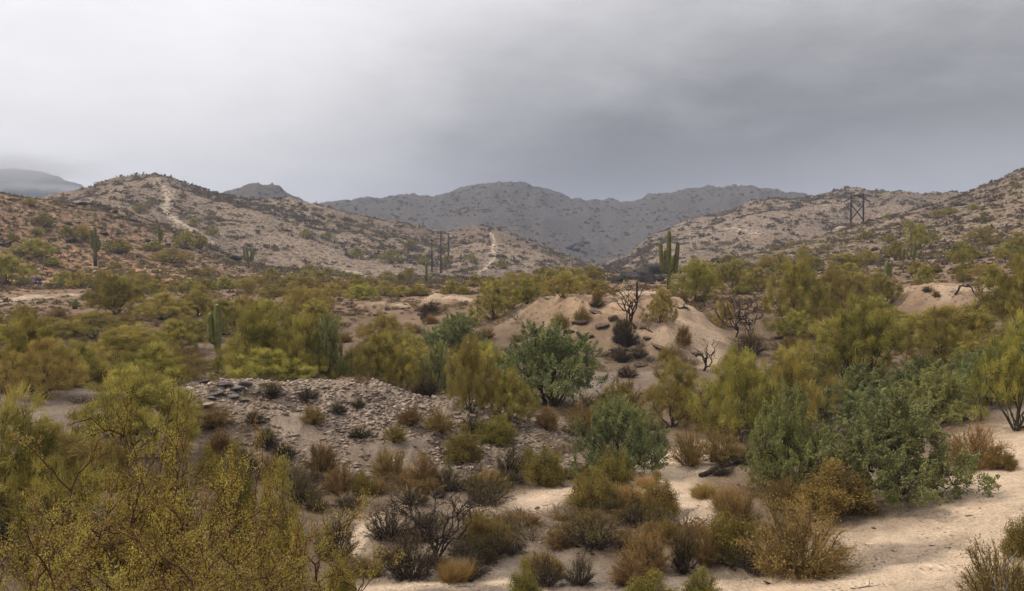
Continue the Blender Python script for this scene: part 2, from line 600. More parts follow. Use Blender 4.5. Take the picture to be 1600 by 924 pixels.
c_plateau = curve([(-300, 500, 95), (0, 500, 95), (300, 492, 95), (550, 486, 95), (780, 476, 95), (1000, 464, 95), (1130, 472, 95), (1250, 488, 95), (1400, 474, 95), (1600, 462, 95), (1900, 440, 95)])
c_far = curve([(-300, 432, 180), (0, 438, 180), (300, 441, 180), (560, 444, 180), (800, 440, 180), (1000, 431, 180), (1130, 422, 180), (1250, 412, 180), (1400, 405, 180), (1600, 385, 180), (1900, 340, 180)])
c_near = curve([(-300, 288, 235), (0, 301, 240), (60, 312, 245), (150, 320, 252), (200, 333, 255), (250, 352, 255), (300, 370, 250), (340, 392, 245), (420, 417, 240), (520, 432, 240), (700, 438, 240), (950, 434, 240),
                (1050, 422, 250), (1120, 409, 260), (1200, 397, 280), (1300, 371, 330), (1340, 357, 370), (1400, 342, 375), (1480, 320, 380), (1520, 306, 380), (1560, 289, 380), (1600, 270, 380), (1900, 190, 380)], 0.3)
c_nearback = (c_near[0] * 1.22, c_near[1] * 1.22 - 3.0)
c_mid = curve([(-300, 325, 480), (0, 325, 480), (60, 318, 480), (90, 310, 480), (140, 295, 480), (200, 282, 480), (240, 277, 480), (290, 290, 480), (340, 302, 480), (420, 313, 480), (480, 322, 480), (540, 337, 480), (600, 349, 480), (650, 357, 480),
               (695, 371, 480), (735, 359, 480), (780, 363, 480), (830, 382, 480), (880, 399, 480), (940, 416, 480), (982, 404, 500), (1020, 370, 540), (1042, 363, 560), (1080, 350, 580), (1122, 337, 600), (1200, 313, 600), (1260, 304, 600),
               (1330, 293, 600), (1380, 301, 600), (1440, 306, 600), (1510, 309, 600), (1600, 312, 600), (1900, 312, 600)], 0.22)
c_midback = (c_mid[0] * 1.22, c_mid[1] * 1.22 - 9.0)
c_ridge = curve([(-300, 322, 1000), (120, 318, 1000), (300, 315, 1000), (345, 306, 850), (370, 297, 850), (400, 289, 850), (430, 296, 850), (460, 311, 850), (495, 327, 1000), (530, 316, 1100), (570, 315, 1100), (640, 308, 1100), (680, 309, 1100),
                 (740, 296, 1100), (800, 290, 1100), (840, 298, 1100), (900, 313, 1100), (960, 316, 1100), (1000, 313, 1100), (1040, 304, 1100), (1080, 296, 1100), (1130, 295, 1100), (1180, 296, 1100), (1230, 304, 1100), (1300, 320, 1100), (1900, 330, 1100)], 0.25)
c_ridgeback = (c_ridge[0] * 1.25, c_ridge[1] * 1.1 - 14.0)
c_fog = curve([(-300, 285, 1800), (-60, 270, 1800), (30, 266, 1800), (70, 272, 1800), (100, 282, 1800), (130, 292, 1800), (180, 312, 1800), (300, 335, 1800), (1900, 335, 1800)], 0.3)
c_end = (np.full(len(AZ), 2500.0), c_fog[1] * 0.6 - 20)
NODES = [flat(1.0, -1.7), flat(2.5, -2.0), c_edge, c_slope, c_bottom, c_front, c_mound, c_behind, c_plateau, c_far, c_near, c_nearback, c_mid, c_midback, c_ridge, c_ridgeback, c_fog, c_end]
ND = np.stack([n[0] for n in NODES])
NZ = np.stack([n[1] for n in NODES])


def pchip(x, y, xq):
    h = np.diff(x)
    dl = np.diff(y) / h
    m = np.zeros_like(y)
    for i in range(1, len(x) - 1):
        if dl[i - 1] * dl[i] > 0:
            w1, w2 = 2 * h[i] + h[i - 1], h[i] + 2 * h[i - 1]
            m[i] = (w1 + w2) / (w1 / dl[i - 1] + w2 / dl[i])
    m[0], m[-1] = dl[0], dl[-1]
    k = np.clip(np.searchsorted(x, xq) - 1, 0, len(x) - 2)
    t = (xq - x[k]) / h[k]
    return ((1 + 2 * t) * (1 - t) ** 2 * y[k] + t * (1 - t) ** 2 * h[k] * m[k] + t * t * (3 - 2 * t) * y[k + 1] + t * t * (t - 1) * h[k] * m[k + 1])


Z = np.empty((NR, len(AZ)))
for j in range(len(AZ)):
    Z[:, j] = pchip(ND[:, j], NZ[:, j], DIST)
GX = DIST[:, None] * np.sin(AZ)[None]
GY = DIST[:, None] * np.cos(AZ)[None]
GD = np.broadcast_to(DIST[:, None], Z.shape)


def ground_pt(px, d):
    az = math.atan2((px - 800) / FPX, 1.0)
    return d * math.sin(az), d * math.cos(az)


def bump_up(px, d, ztop, rl, rr, ry, inner=0.45):
    """a knoll: the ground rises to ztop; radii to its two sides and along the view"""
    cx, cy = ground_pt(px, d)
    dx = (GX - cx) / np.where(GX < cx, rl, rr)
    wob = 1 + 0.28 * (fbm(GX, GY, 6.0, 3, seed=91) - 0.5)
    r = np.hypot(dx, (GY - cy) / ry) / wob
    w = 1 - smoothstep(inner, 1.0, r)
    return w, ztop


SAND = np.zeros_like(Z)
for (px, d, ztop, rl, rr, ry, inner, amt) in (
        (985, 81, -3.35, 12.0, 7.4, 19, 0.42, 1.0),
        (598, 101, -5.05, 3.6, 3.6, 8, 0.3, 0.8),
        (700, 106, -4.35, 4.5, 5.0, 10, 0.3, 0.7),
        (1492, 92, -2.75, 6.5, 7.0, 10, 0.5, 0.8),
        (1545, 68, -4.5, 3.5, 7.0, 8, 0.3, 0.5),
        (1330, 360, 10.6, 10, 6, 12, 0.4, 0.9)):
    w, zt = bump_up(px, d, ztop, rl, rr, ry, inner)
    Z = Z + np.maximum(zt - Z, 0) * w
    SAND = np.maximum(SAND, w * amt)

# erosion and unevenness, larger with distance
rill = fbm(GX, GY, 42.0, 4, seed=5, ridged=True) - 0.62
far_w = smoothstep(150, 420, GD)
Z += far_w * rill * 9.5 * np.clip(GD / 600, 0.3, 1.6)
Z += far_w * (fbm(GX, GY, 12.0, 3, seed=15) - 0.5) * 2.0
Z += smoothstep(90, 200, GD) * (1 - far_w) * (fbm(GX, GY, 16.0, 4, seed=25) - 0.5) * 3.0
Z += smoothstep(3, 12, GD) * (1 - smoothstep(100, 200, GD)) * ((fbm(GX, GY, 5.0, 4, seed=35) - 0.5) * 0.55 + (fbm(GX, GY, 0.9, 3, seed=45) - 0.5) * 0.16)
# gullies running down the knoll and the rocky mound
mound_w = np.exp(-((GX + 4.6) / 6.5) ** 2 - ((GY - 39.5) / 4.8) ** 2)
Z += mound_w * (fbm(GX, GY, 2.0, 5, seed=55, ridged=True) - 0.6) * 1.1
Z += SAND * (GD < 130) * ((fbm(GX * 1.0, GY * 0.35, 3.4, 5, seed=65, ridged=True) - 0.6) * 1.5 + (fbm(GX, GY, 1.2, 4, seed=66, ridged=True) - 0.55) * 0.6)

# horizon test grid: photo row of each ground point, and the lowest row seen so far along each azimuth
PX, PY = project(GX, GY, Z)
HOR = np.minimum.accumulate(np.where(GD > 2.0, PY, 9999), axis=0)
VIS = PY <= HOR + 1.5


def H(x, y):
    x, y = np.asarray(x, float), np.asarray(y, float)
    az = np.arctan2(x, y)
    r = np.clip(row_of(np.hypot(x, y)), 0, NR - 1.001)
    j = np.clip(np.searchsorted(AZ, az) - 1, 0, len(AZ) - 2)
    t = np.clip((az - AZ[j]) / (AZ[j + 1] - AZ[j]), 0, 1)
    i = r.astype(int)
    s = r - i
    return (Z[i, j] * (1 - t) + Z[i, j + 1] * t) * (1 - s) + (Z[i + 1, j] * (1 - t) + Z[i + 1, j + 1] * t) * s


def at(px, py, dmin=3.0):
    """where the line of sight through a photo pixel first meets the ground"""
    az, sl = ray(px, py)
    az, sl = float(az), float(sl)
    j = int(np.clip(np.searchsorted(AZ, az) - 1, 0, len(AZ) - 2))
    t = (az - AZ[j]) / (AZ[j + 1] - AZ[j])
    prof = (Z[:, j] * (1 - t) + Z[:, j + 1] * t) / DIST
    ok = np.nonzero((prof >= sl) & (DIST > dmin))[0]
    i = int(ok[0]) if len(ok) else NR - 60
    if i > 0 and prof[i] > sl and prof[i - 1] < sl:
        s = (sl - prof[i - 1]) / (prof[i] - prof[i - 1])
        d = DIST[i - 1] + s * (DIST[i] - DIST[i - 1])
    else:
        d = DIST[i]
    x, y = d * math.sin(az), d * math.cos(az)
    return Vector((x, y, float(H(x, y))))


def on(px, d):
    x, y = ground_pt(px, d)
    return Vector((x, y, float(H(x, y))))


# ---- ground colour by soil: what the ground is made of, in zones
def zone_colour():
    A = np.zeros(Z.shape + (3,))

    def lay(c, w):
        A[:] = A + (np.array(c) - A) * np.clip(w, 0, 1)[..., None]
    soil = fbm(GX, GY, 9.0, 4, seed=71)
    lay((0.175, 0.125, 0.084), np.ones_like(Z))
    lay((0.22, 0.175, 0.135), smoothstep(0.48, 0.62, soil) * (GD < 60))
    lay((0.215, 0.14, 0.088), smoothstep(70, 100, GD))
    dn, dm, df = c_near[0][None], c_mid[0][None], c_ridge[0][None]
    lay((0.32, 0.18, 0.095), smoothstep(120, 190, GD) * (AZ[None] < R(2)))
    lay((0.205, 0.146, 0.10), smoothstep(120, 190, GD) * (AZ[None] >= R(2)))
    lay((0.195, 0.138, 0.096), smoothstep(1.02, 1.12, GD / dn) * (1 + 0 * GD))
    lay((0.195, 0.137, 0.095), smoothstep(190, 230, GD) * smoothstep(R(-19), R(-14), AZ[None]) * (AZ[None] < R(8)))
    lay((0.088, 0.081, 0.083), smoothstep(1.03, 1.2, GD / dm))
    hn = fbm(GX, GY, 55.0, 5, seed=81)
    lay((0.14, 0.105, 0.082), smoothstep(0.50, 0.66, hn) * 0.65 * smoothstep(150, 260, GD) * (1 - smoothstep(620, 760, GD)))
    lay((0.31, 0.232, 0.17), smoothstep(0.52, 0.40, hn) * 0.45 * smoothstep(200, 300, GD) * (1 - smoothstep(600, 800, GD)))
    lay((0.25, 0.195, 0.15), np.clip(mound_w * 1.3, 0, 0.95))
    lay((0.38, 0.295, 0.222), np.clip(mound_w * 1.3, 0, 1) * smoothstep(0.48, 0.60, fbm(GX, GY, 2.2, 4, seed=84)) * 0.8)
    lay((0.39, 0.268, 0.168), SAND * 0.9)
    lay((0.52, 0.395, 0.275), SAND * smoothstep(0.5, 0.62, fbm(GX, GY, 5.0, 4, seed=61)) * 0.9)
    lay((0.19, 0.125, 0.085), SAND * smoothstep(0.52, 0.60, fbm(GX, GY, 2.4, 5, seed=62)) * 0.85)
    return A, lay


ALB, lay = zone_colour()


def pt_seg_dist(poly, wid):
    """distance of every ground point to a polyline in the plane, over the line's half width"""
    best = np.full(Z.shape, 9.0)
    for k in range(len(poly) - 1):
        a, b = np.array(poly[k][:2]), np.array(poly[k + 1][:2])
        ab = b - a
        t = np.clip(((GX - a[0]) * ab[0] + (GY - a[1]) * ab[1]) / max(ab @ ab, 1e-6), 0, 1)
        dd = np.hypot(GX - a[0] - ab[0] * t, GY - a[1] - ab[1] * t)
        w = wid[k] + (wid[k + 1] - wid[k]) * t
        best = np.minimum(best, dd / w)
    return best


PATH_SAND = (0.57, 0.435, 0.305)
# (name, [(px, py, half width in m)], label-free structure, how sandy)
TRAILS = [
    ("sandy_path", [(1660, 668, 1.6), (1600, 680, 1.6), (1572, 702, 1.3), (1562, 735, 1.0), (1545, 780, 1.1), (1500, 818, 1.2), (1420, 842, 1.1), (1345, 856, 0.9)], 1.0),
    ("sandy_path", [(1545, 785, 0.9), (1560, 835, 1.1), (1530, 880, 1.2), (1430, 905, 1.3), (1280, 916, 1.1), (1150, 925, 0.7)], 0.95),
    ("sandy_path", [(1110, 700, 0.8), (1060, 722, 1.2), (1025, 745, 1.0), (1050, 772, 0.8), (1085, 800, 0.6)], 1.0),
    ("sandy_path", [(905, 762, 0.5), (860, 775, 0.55), (800, 792, 0.6), (745, 800, 0.5)], 1.0),
    ("sandy_path", [(640, 790, 0.25), (590, 815, 0.45), (560, 845, 0.5), (540, 880, 0.3)], 0.5),
    ("sandy_path", [(540, 922, 0.25), (640, 915, 0.28), (760, 912, 0.25), (850, 921, 0.15)], 0.9),
    ("hillside_trail", [(-40, 478, 1.3), (20, 470, 1.3), (60, 462, 1.2), (105, 460, 0.8), (135, 464, 0.4)], 1.0),
    ("hillside_trail", [(243, 281, 0.9), (262, 297, 1.5), (263, 312, 1.6), (256, 330, 1.6), (275, 345, 1.7), (305, 362, 1.5), (326, 378, 1.2), (345, 388, 0.8)], 1.0),
    ("hillside_trail", [(765, 363, 0.6), (775, 378, 0.7), (770, 392, 0.9), (774, 405, 0.9), (760, 420, 0.9), (748, 428, 0.7)], 0.7),
    ("hillside_trail", [(540, 424, 1.0), (560, 426, 1.2), (577, 434, 1.2), (590, 438, 0.8)], 0.9),
    ("hillside_trail", [(1120, 362, 1.0), (1140, 358, 1.4), (1165, 362, 1.3), (1185, 368, 1.0)], 0.8),
]
trail_lines = []
for name, kn, amt in TRAILS:
    P3 = [at(px, py) for px, py, w in kn]
    W = [w for _, _, w in kn]
    q = pt_seg_dist(P3, W)
    wob = fbm(GX, GY, 1.1 if 'sandy' in name else 5.0, 3, seed=77)
    lay(PATH_SAND if 'sandy' in name else (0.46, 0.36, 0.265), amt * 0.85 * (1 - smoothstep(0.75, 2.1, q + (wob - 0.5) * 1.2)))
    trail_lines.append((name, P3, W))
# the knoll's washed-out pale shoulder
q = pt_seg_dist([at(1058, 482), at(1082, 494), at(1100, 515), at(1108, 545), at(1095, 575)], [0.9, 1.3, 1.3, 1.0, 0.7])
lay((0.52, 0.385, 0.265), 0.6 * (1 - smoothstep(0.3, 1.9, q + (fbm(GX, GY, 1.6, 4, seed=79) - 0.5) * 3.0)))
# broad sandy flat beside the big path
sx = np.exp(-((PX - 1440) / 170) ** 2 - ((PY - 850) / 75) ** 2) * (GD < 45) * (GD > 18)
lay((0.36, 0.275, 0.195), sx * 0.9)
lay((0.24, 0.19, 0.145), np.clip(sx * 1.6, 0, 1) * smoothstep(0.50, 0.60, fbm(GX, GY, 3.2, 4, seed=68)) * 0.7)
sx = np.exp(-((PX - 640) / 130) ** 2 - ((PY - 800) / 60) ** 2) * (GD < 45) * (GD > 18)
lay((0.24, 0.185, 0.132), sx * 0.4)

nc = len(AZ)
idx = np.arange(NR * nc).reshape(NR, nc)
a, b, c, d = idx[:-1, :-1], idx[:-1, 1:], idx[1:, 1:], idx[1:, :-1]
quads = np.stack([a, d, c, b], axis=-1).reshape(-1, 4)
# close the ring behind the camera and the disc under it
wrap = np.stack([idx[:-1, -1], idx[1:, -1], idx[1:, 0], idx[:-1, 0]], axis=-1)
quads = np.concatenate([quads, wrap])
V = np.stack([GX, GY, Z], axis=-1).reshape(-1, 3)
ground = link("ground", mesh_np("ground", V, quads, (M['ground'],), cols=ALB.reshape(-1, 3), smooth=True))
tag(ground, kind='structure')
fan = np.concatenate([V[:nc], [[0, 0, -1.68]]])
ff = [(i, (i + 1) % nc, nc) for i in range(nc)]
foot = link("ground", mesh_np("ground_foot", fan, ff, (M['ground'],), cols=np.tile([[0.175, 0.125, 0.084]], (nc + 1, 1))))
tag(foot, kind='structure')

for name, P3, W in trail_lines:
    pts = np.array([tuple(p) for p in P3])
    seg = np.concatenate([[0], np.cumsum(np.linalg.norm(np.diff(pts[:, :2], axis=0), axis=1))])
    n = max(12, int(seg[-1] / (0.35 if name == "sandy_path" else 1.6)))
    s = np.linspace(0, seg[-1], n)
    # round the corners of the line
    cx, cy = np.interp(s, seg, pts[:, 0]), np.interp(s, seg, pts[:, 1])
    ker = np.hanning(max(5, n // len(P3)) | 1)
    ker /= ker.sum()
    kk = len(ker) // 2
    cx = np.convolve(np.pad(cx, kk, mode='edge'), ker, 'valid')
    cy = np.convolve(np.pad(cy, kk, mode='edge'), ker, 'valid')
    w = np.interp(s, seg, W) * 0.8
    tx, ty = np.gradient(cx), np.gradient(cy)
    ln = np.hypot(tx, ty) + 1e-9
    nx, ny = -ty / ln, tx / ln
    rows, rcol = [], []
    K = 11
    base = np.array(PATH_SAND if name == "sandy_path" else (0.46, 0.36, 0.265))
    sc = 0.8 if name == "sandy_path" else 4.0
    for k in range(K):
        u = (k / (K - 1) - 0.5) * 2
        ww = w * (0.72 + 0.65 * fbm(s + 31 * np.sign(u), s * 0 + 7 * np.sign(u), sc, 3, seed=12)) * np.minimum(1, np.minimum(s, seg[-1] - s) / (w * 1.5 + 0.01) + 0.05)
        x, y = cx + nx * u * ww, cy + ny * u * ww
        dd = np.hypot(x, y)
        # the sheet lies on the soil and thins to nothing at its edges
        z = H(x, y) + (0.012 + dd * 0.0007) * (1.0 - 0.9 * u ** 4)
        rows.append(np.stack([x, y, z], axis=-1))
        i_, j_ = np.clip(row_of(dd).astype(int), 0, NR - 1), np.clip(np.searchsorted(AZ, np.arctan2(x, y)), 0, len(AZ) - 1)
        e_ = (smoothstep(0.35, 0.95, np.full(n, abs(u))) + (fbm(x, y, 0.7, 3, seed=78) - 0.5) * 0.5 * (abs(u) > 0.2))[:, None]
        rcol.append(base + (ALB[i_, j_] - base) * np.clip(e_, 0, 1))
    RW = np.stack(rows)
    vi = np.arange(K * n).reshape(K, n)
    q = np.stack([vi[:-1, :-1], vi[:-1, 1:], vi[1:, 1:], vi[1:, :-1]], axis=-1).reshape(-1, 4)
    o = link(name, mesh_np(name, RW.reshape(-1, 3), q, (M['sand'],), cols=np.stack(rcol).reshape(-1, 3), smooth=True))
    tag(o, kind='structure')


# ------------------------------------------------------------------ plant builders (each returns the meshes of its parts, about true size)
def bend(p0, p1, n, sag, rng, wig=0.05):
    """a curved limb from p0 to p1"""
    p0, p1 = np.asarray(p0, float), np.asarray(p1, float)
    t = np.linspace(0, 1, n)[:, None]
    L = np.linalg.norm(p1 - p0)
    p = p0 + (p1 - p0) * t
    p[:, 2] += sag * L * 4 * (t * (1 - t))[:, 0]
    w = rng.normal(size=(n, 3)) * wig * L
    w[0] = w[-1] = 0
    return p + w


def crown_tips(rng, Hh, Wd, nlobe, ntip, stand=0.0):
    """points in the outer shells of overlapping lobes: an uneven crown with gaps, hanging to the ground unless it stands on a bare trunk"""
    lobes = []
    top = max(2, nlobe // 3)
    for i in range(nlobe):
        if i < nlobe - top:
            a = 2 * math.pi * (i + rng.uniform(-.35, .35)) / (nlobe - top)
            r = rng.uniform(0.52, 0.78) * Wd / 2
            z = rng.uniform(0.13 + 0.4 * stand, 0.46 + 0.14 * stand) * Hh
            rr, rz = rng.uniform(0.17, 0.25) * Wd, rng.uniform(0.22, 0.34) * Hh
        else:
            a = rng.uniform(0, 6.28)
            r = rng.uniform(0.05, 0.36) * Wd / 2
            z = rng.uniform(0.55, 0.72) * Hh
            rr, rz = rng.uniform(0.17, 0.25) * Wd, rng.uniform(0.20, 0.30) * Hh
        lobes.append((r * math.cos(a), r * math.sin(a), z, rr, rz))
    pts, out, own = [], [], []
    while len(pts) < ntip:
        k = rng.integers(len(lobes))
        lx, ly, lz, rr, rz = lobes[k]
        v = rng.normal(size=3)
        v /= np.linalg.norm(v)
        if v[2] < -0.3 and rng.random() < 0.4:
            continue
        q = rng.uniform(0.35, 1.0) ** 0.5
        p = np.array([lx + v[0] * rr * q, ly + v[1] * rr * q, lz + v[2] * rz * q])
        if p[2] < (0.02 + 0.27 * stand) * Hh or p[2] > Hh * 0.97:
            continue
        pts.append(p)
        out.append(v)
        own.append(k)
    return np.array(pts), np.array(out), lobes, np.array(own)


def tree_parts(seed, Hh, Wd, kind, stand=0.0):
    rng = np.random.default_rng(seed)
    pv = kind == 'pv'
    tips, outw, lobes, own = crown_tips(rng, Hh, Wd, int(rng.integers(11, 15)), 275 if pv else 330, stand)
    lobe_tone = rng.uniform(0.2, 0.8, len(lobes))
    tr = Geo()
    limbs = []
    for i, (lx, ly, lz, rr, rz) in enumerate(lobes):
        b0 = rng.normal(size=3) * (0.07 + 0.12 * stand)
        b0[2] = -0.15
        e = np.array([lx, ly, lz])
        p = bend(b0, e, 9, -0.02 + 0.12 * rng.random(), rng, 0.03)
        r0 = rng.uniform(0.035, 0.075) * (Hh / 3.5) * (1 + 0.4 * stand)
        tr.tube(p, np.linspace(r0, r0 * 0.25, 9), 5)
        limbs.append(p)
    allp = np.concatenate([l[3:] for l in limbs])
    for t in tips[::2]:
        k = np.argmin(np.linalg.norm(allp - t, axis=1) + 0.4 * np.maximum(0, allp[:, 2] - t[2]))
        p = bend(allp[k], t, 4, 0.06, rng, 0.05)
        tr.tube(p, np.linspace(0.016, 0.005, 4), 3, cap=False)
    cr = Geo()
    if pv:
        per = 84
        n = len(tips) * per
        b = np.repeat(tips, per, 0) + rng.normal(size=(n, 3)) * np.array([0.10, 0.10, 0.08]) * Wd / 5
        o = np.repeat(outw, per, 0)
        # strands of one spray share a lean, so the crown reads as brushed, not as fuzz
        lean = np.repeat(rng.normal(size=(len(tips), 3)) * 0.45, per, 0)
        d = o * 0.6 + np.array([0, 0, 0.50]) + lean + rng.normal(size=(n, 3)) * 0.34
        L = rng.uniform(0.12, 0.36, n) * Hh / 3.6
        v, f, k = blades(b, d, L, rng.uniform(0.014, 0.027, n), rng)
        tone = np.clip(np.repeat(lobe_tone[own] + rng.uniform(-0.4, 0.4, len(tips)), per) + rng.normal(size=n) * 0.14, 0, 1)
        cr.add(v, f, np.repeat(tone, k))
    else:
        per = 135
        n = len(tips) * per
        axis = np.repeat(outw * 0.6 + rng.normal(size=outw.shape) * 0.5 + np.array([0, 0, 0.35]), per, 0)
        axis /= np.linalg.norm(axis, axis=1, keepdims=True)
        u = rng.random((n, 1))
        b = np.repeat(tips, per, 0) + axis * (u - 0.4) * 0.62 + rng.normal(size=(n, 3)) * 0.085 * (1.15 - u)
        d = axis * 0.6 + rng.normal(size=(n, 3)) * 0.7
        v, f, k = blades(b, d, rng.uniform(0.055, 0.115, n), rng.uniform(0.03, 0.058, n), rng, 'leaf')
        tone = np.clip(np.repeat(lobe_tone[own] + rng.uniform(-0.3, 0.3, len(tips)), per) + 0.25 * (u[:, 0] - 0.5) + rng.normal(size=n) * 0.16, 0, 1)
        cr.add(v, f, np.repeat(tone, k))
    return tr, cr


def shrub_parts(seed, kind):
    """a many-stemmed shrub fanning out from the ground, about 1.3 m"""
    rng = np.random.default_rng(seed)
    P = dict(
        ol=dict(H=1.25, W=1.9, stems=70, twigs=30, leaves=15000, L=(0.03, 0.065), w=0.024, spray=0.07),
        br=dict(H=1.25, W=2.0, stems=110, twigs=75, leaves=2600, L=(0.03, 0.06), w=0.020, spray=0.06),
        dk=dict(H=1.05, W=1.9, stems=85, twigs=34, leaves=1500, L=(0.03, 0.06), w=0.020, spray=0.06),
        lo=dict(H=0.65, W=1.7, stems=85, twigs=34, leaves=700, L=(0.03, 0.06), w=0.018, spray=0.06),
    )[kind]
    st, fo = Geo(), Geo()
    bs, ts = [], []
    lob = [(rng.uniform(0, 6.28), rng.uniform(0.65, 1.0)) for _ in range(6)]
    nst = P['stems']
    for i in range(nst):
        a = rng.uniform(0, 2 * math.pi)
        el = math.asin(rng.uniform(0.10, 1.0))
        near = min(lob, key=lambda l: abs(math.atan2(math.sin(a - l[0]), math.cos(a - l[0]))))
        q = near[1] * rng.uniform(0.72, 1.05)
        c = math.cos(el)
        e = np.array([math.cos(a) * c * q * P['W'] / 2, math.sin(a) * c * q * P['W'] / 2, math.sin(el) * q * P['H']])
        b = np.array([math.cos(a) * c * 0.10 + rng.normal() * 0.05, math.sin(a) * c * 0.10 + rng.normal() * 0.05, -0.06])
        p = bend(b, e, 6, 0.05 * c + rng.uniform(-0.03, 0.05), rng, 0.04)
        st.tube(p, np.linspace(0.012, 0.004, 6) * rng.uniform(0.7, 1.4), 3, cap=False)
        n = P['twigs']
        t = rng.uniform(0.22, 1.0, n) ** 0.8
        k = np.minimum((t * 5).astype(int), 4)
        fr = (t * 5 - k)[:, None]
        q0 = p[k] * (1 - fr) + p[np.minimum(k + 1, 5)] * fr
        dirs = (p[np.minimum(k + 1, 5)] - p[k])
        dirs = dirs / (np.linalg.norm(dirs, axis=1, keepdims=True) + 1e-9) * 0.8 + rng.normal(size=(n, 3)) * 0.5 + np.array([0, 0, 0.22])
        L = rng.uniform(0.08, 0.26, n)
        v, f, kk = blades(q0, dirs, L, rng.uniform(0.006, 0.012, n), rng)
        (fo if kind == 'br' else st).add(v, f, np.repeat(np.clip(rng.uniform(0.1, 0.9) + rng.normal(size=n) * 0.15, 0, 1), kk))
        dn = dirs / np.linalg.norm(dirs, axis=1, keepdims=True)
        bs.append(q0 + dn * (L * rng.uniform(0.3, 1.0, n))[:, None])
        ts.append(np.clip(rng.uniform(0.1, 0.9) + rng.normal(size=n) * 0.15, 0, 1))
    b = np.concatenate(bs)
    t = np.concatenate(ts)
    # leaves sit on the outer twigs
    wgt = np.linalg.norm(b / np.array([P['W'] / 2, P['W'] / 2, P['H']]), axis=1)
    if kind in ('dk', 'lo'):
        wgt = wgt * (rng.random(len(b)) < 0.35) * (b[:, 2] > 0.35 * P['H'])
    wgt = wgt ** 2
    rep = rng.choice(len(b), size=P['leaves'], p=wgt / wgt.sum())
    n = len(rep)
    bb = b[rep] + rng.normal(size=(n, 3)) * P['spray']
    v, f, kk = blades(bb, rng.normal(size=(n, 3)) + np.array([0, 0, 0.7]), rng.uniform(*P['L'], n), P['w'], rng, 'leaf')
    fo.add(v, f, np.repeat(np.clip(t[rep] + rng.normal(size=n) * 0.15, 0, 1), kk))
    return st, fo


def creosote_parts(seed):
    """open shrub: crooked dark stems, the leaves gathered in sprays at the ends of the branches"""
    rng = np.random.default_rng(seed)
    st, fo = Geo(), Geo()
    LB, LDR, LT = [], [], []
    for i in range(11):
        a = 2 * math.pi * (i + rng.uniform(-.35, .35)) / 11
        q = rng.uniform(0.15, 1.0)
        e = np.array([math.cos(a) * q * 1.45, math.sin(a) * q * 1.45, rng.uniform(1.7, 2.75) * (1 - 0.25 * q)])
        p = bend((math.cos(a) * 0.12, math.sin(a) * 0.12, -0.15), e, 10, -0.10 * q, rng, 0.04)
        st.tube(p, np.linspace(0.024, 0.008, 10) * rng.uniform(0.8, 1.3), 5)
        for j in range(8):
            k = int(rng.integers(5, 10))
            d = rng.normal(size=3) * 0.7 + np.array([math.cos(a) * 0.5, math.sin(a) * 0.5, 0.65])
            d /= np.linalg.norm(d)
            L = rng.uniform(0.30, 0.75)
            s = bend(p[k], p[k] + d * L, 7, 0.05, rng, 0.05)
            st.tube(s, np.linspace(0.009, 0.003, 7), 3, cap=False)
            tone = np.clip(0.46 + rng.normal() * 0.30, 0.0, 1)
            for m in range(10):
                t = int(rng.integers(2, 7))
                d2 = d * 0.8 + rng.normal(size=3) * 0.5 + np.array([0, 0, 0.35])
                d2 /= np.linalg.norm(d2)
                l2 = rng.uniform(0.10, 0.26)
                e2 = s[t] + d2 * l2
                st.tube(np.array([s[t], (s[t] + e2) / 2 + rng.normal(size=3) * 0.01, e2]), (0.0030, 0.0024, 0.0014), 3, cap=False)
                nl = 25
                u = rng.uniform(0.2, 1.05, (nl, 1))
                LB.append(s[t] + d2 * l2 * u + rng.normal(size=(nl, 3)) * 0.018)
                LDR.append(np.tile(d2, (nl, 1)))
                LT.append(np.full(nl, tone + rng.normal() * 0.12))
    b, d, t = np.concatenate(LB), np.concatenate(LDR), np.concatenate(LT)
    n = len(b)
    v, f, k = blades(b, d * 0.6 + rng.normal(size=(n, 3)) * 0.8, rng.uniform(0.014, 0.027, n), rng.uniform(0.008, 0.014, n), rng, 'leaf')
    fo.add(v, f, np.repeat(np.clip(t + rng.normal(size=n) * 0.13, 0, 1), k))
    return st, fo


def grass_parts(seed):
    rng = np.random.default_rng(seed)
    g = Geo()
    for c in range(7):
        n = 330
        cx, cy = rng.normal(size=2) * 0.2
        hgt = rng.uniform(0.55, 1.0)
        a = rng.uniform(0, 2 * math.pi, n)
        q = np.sqrt(rng.random(n))
        b = np.stack([cx + np.cos(a) * q * 0.13, cy + np.sin(a) * q * 0.13, rng.uniform(-0.03, 0.2, n)], axis=-1)
        d = np.stack([np.cos(a) * q * 0.8 + cx, np.sin(a) * q * 0.8 + cy, np.full(n, 0.9)], axis=-1) + rng.normal(size=(n, 3)) * 0.28
        v, f, k = blades(b, d, rng.uniform(0.2, 0.75, n) * hgt, rng.uniform(0.008, 0.018, n), rng)
        g.add(v, f, np.repeat(np.clip(rng.normal(size=n) * 0.3 + 0.5, 0, 1), k))
    return g


def tuft(rng, n, size, flat=0.75):
    """a very small far-off bush: n leaf triangles in a dome, unit size"""
    v = rng.normal(size=(n, 3))
    v /= np.linalg.norm(v, axis=1, keepdims=True)
    v[:, 2] = np.abs(v[:, 2]) * flat
    p = v * rng.uniform(0.45, 1.0, (n, 1)) * 0.5
    p[:, 2] += 0.02
    q = p[:, None] + rng.normal(size=(n, 3, 3)) * size
    return q.reshape(-1, 3), np.arange(3 * n).reshape(n, 3)


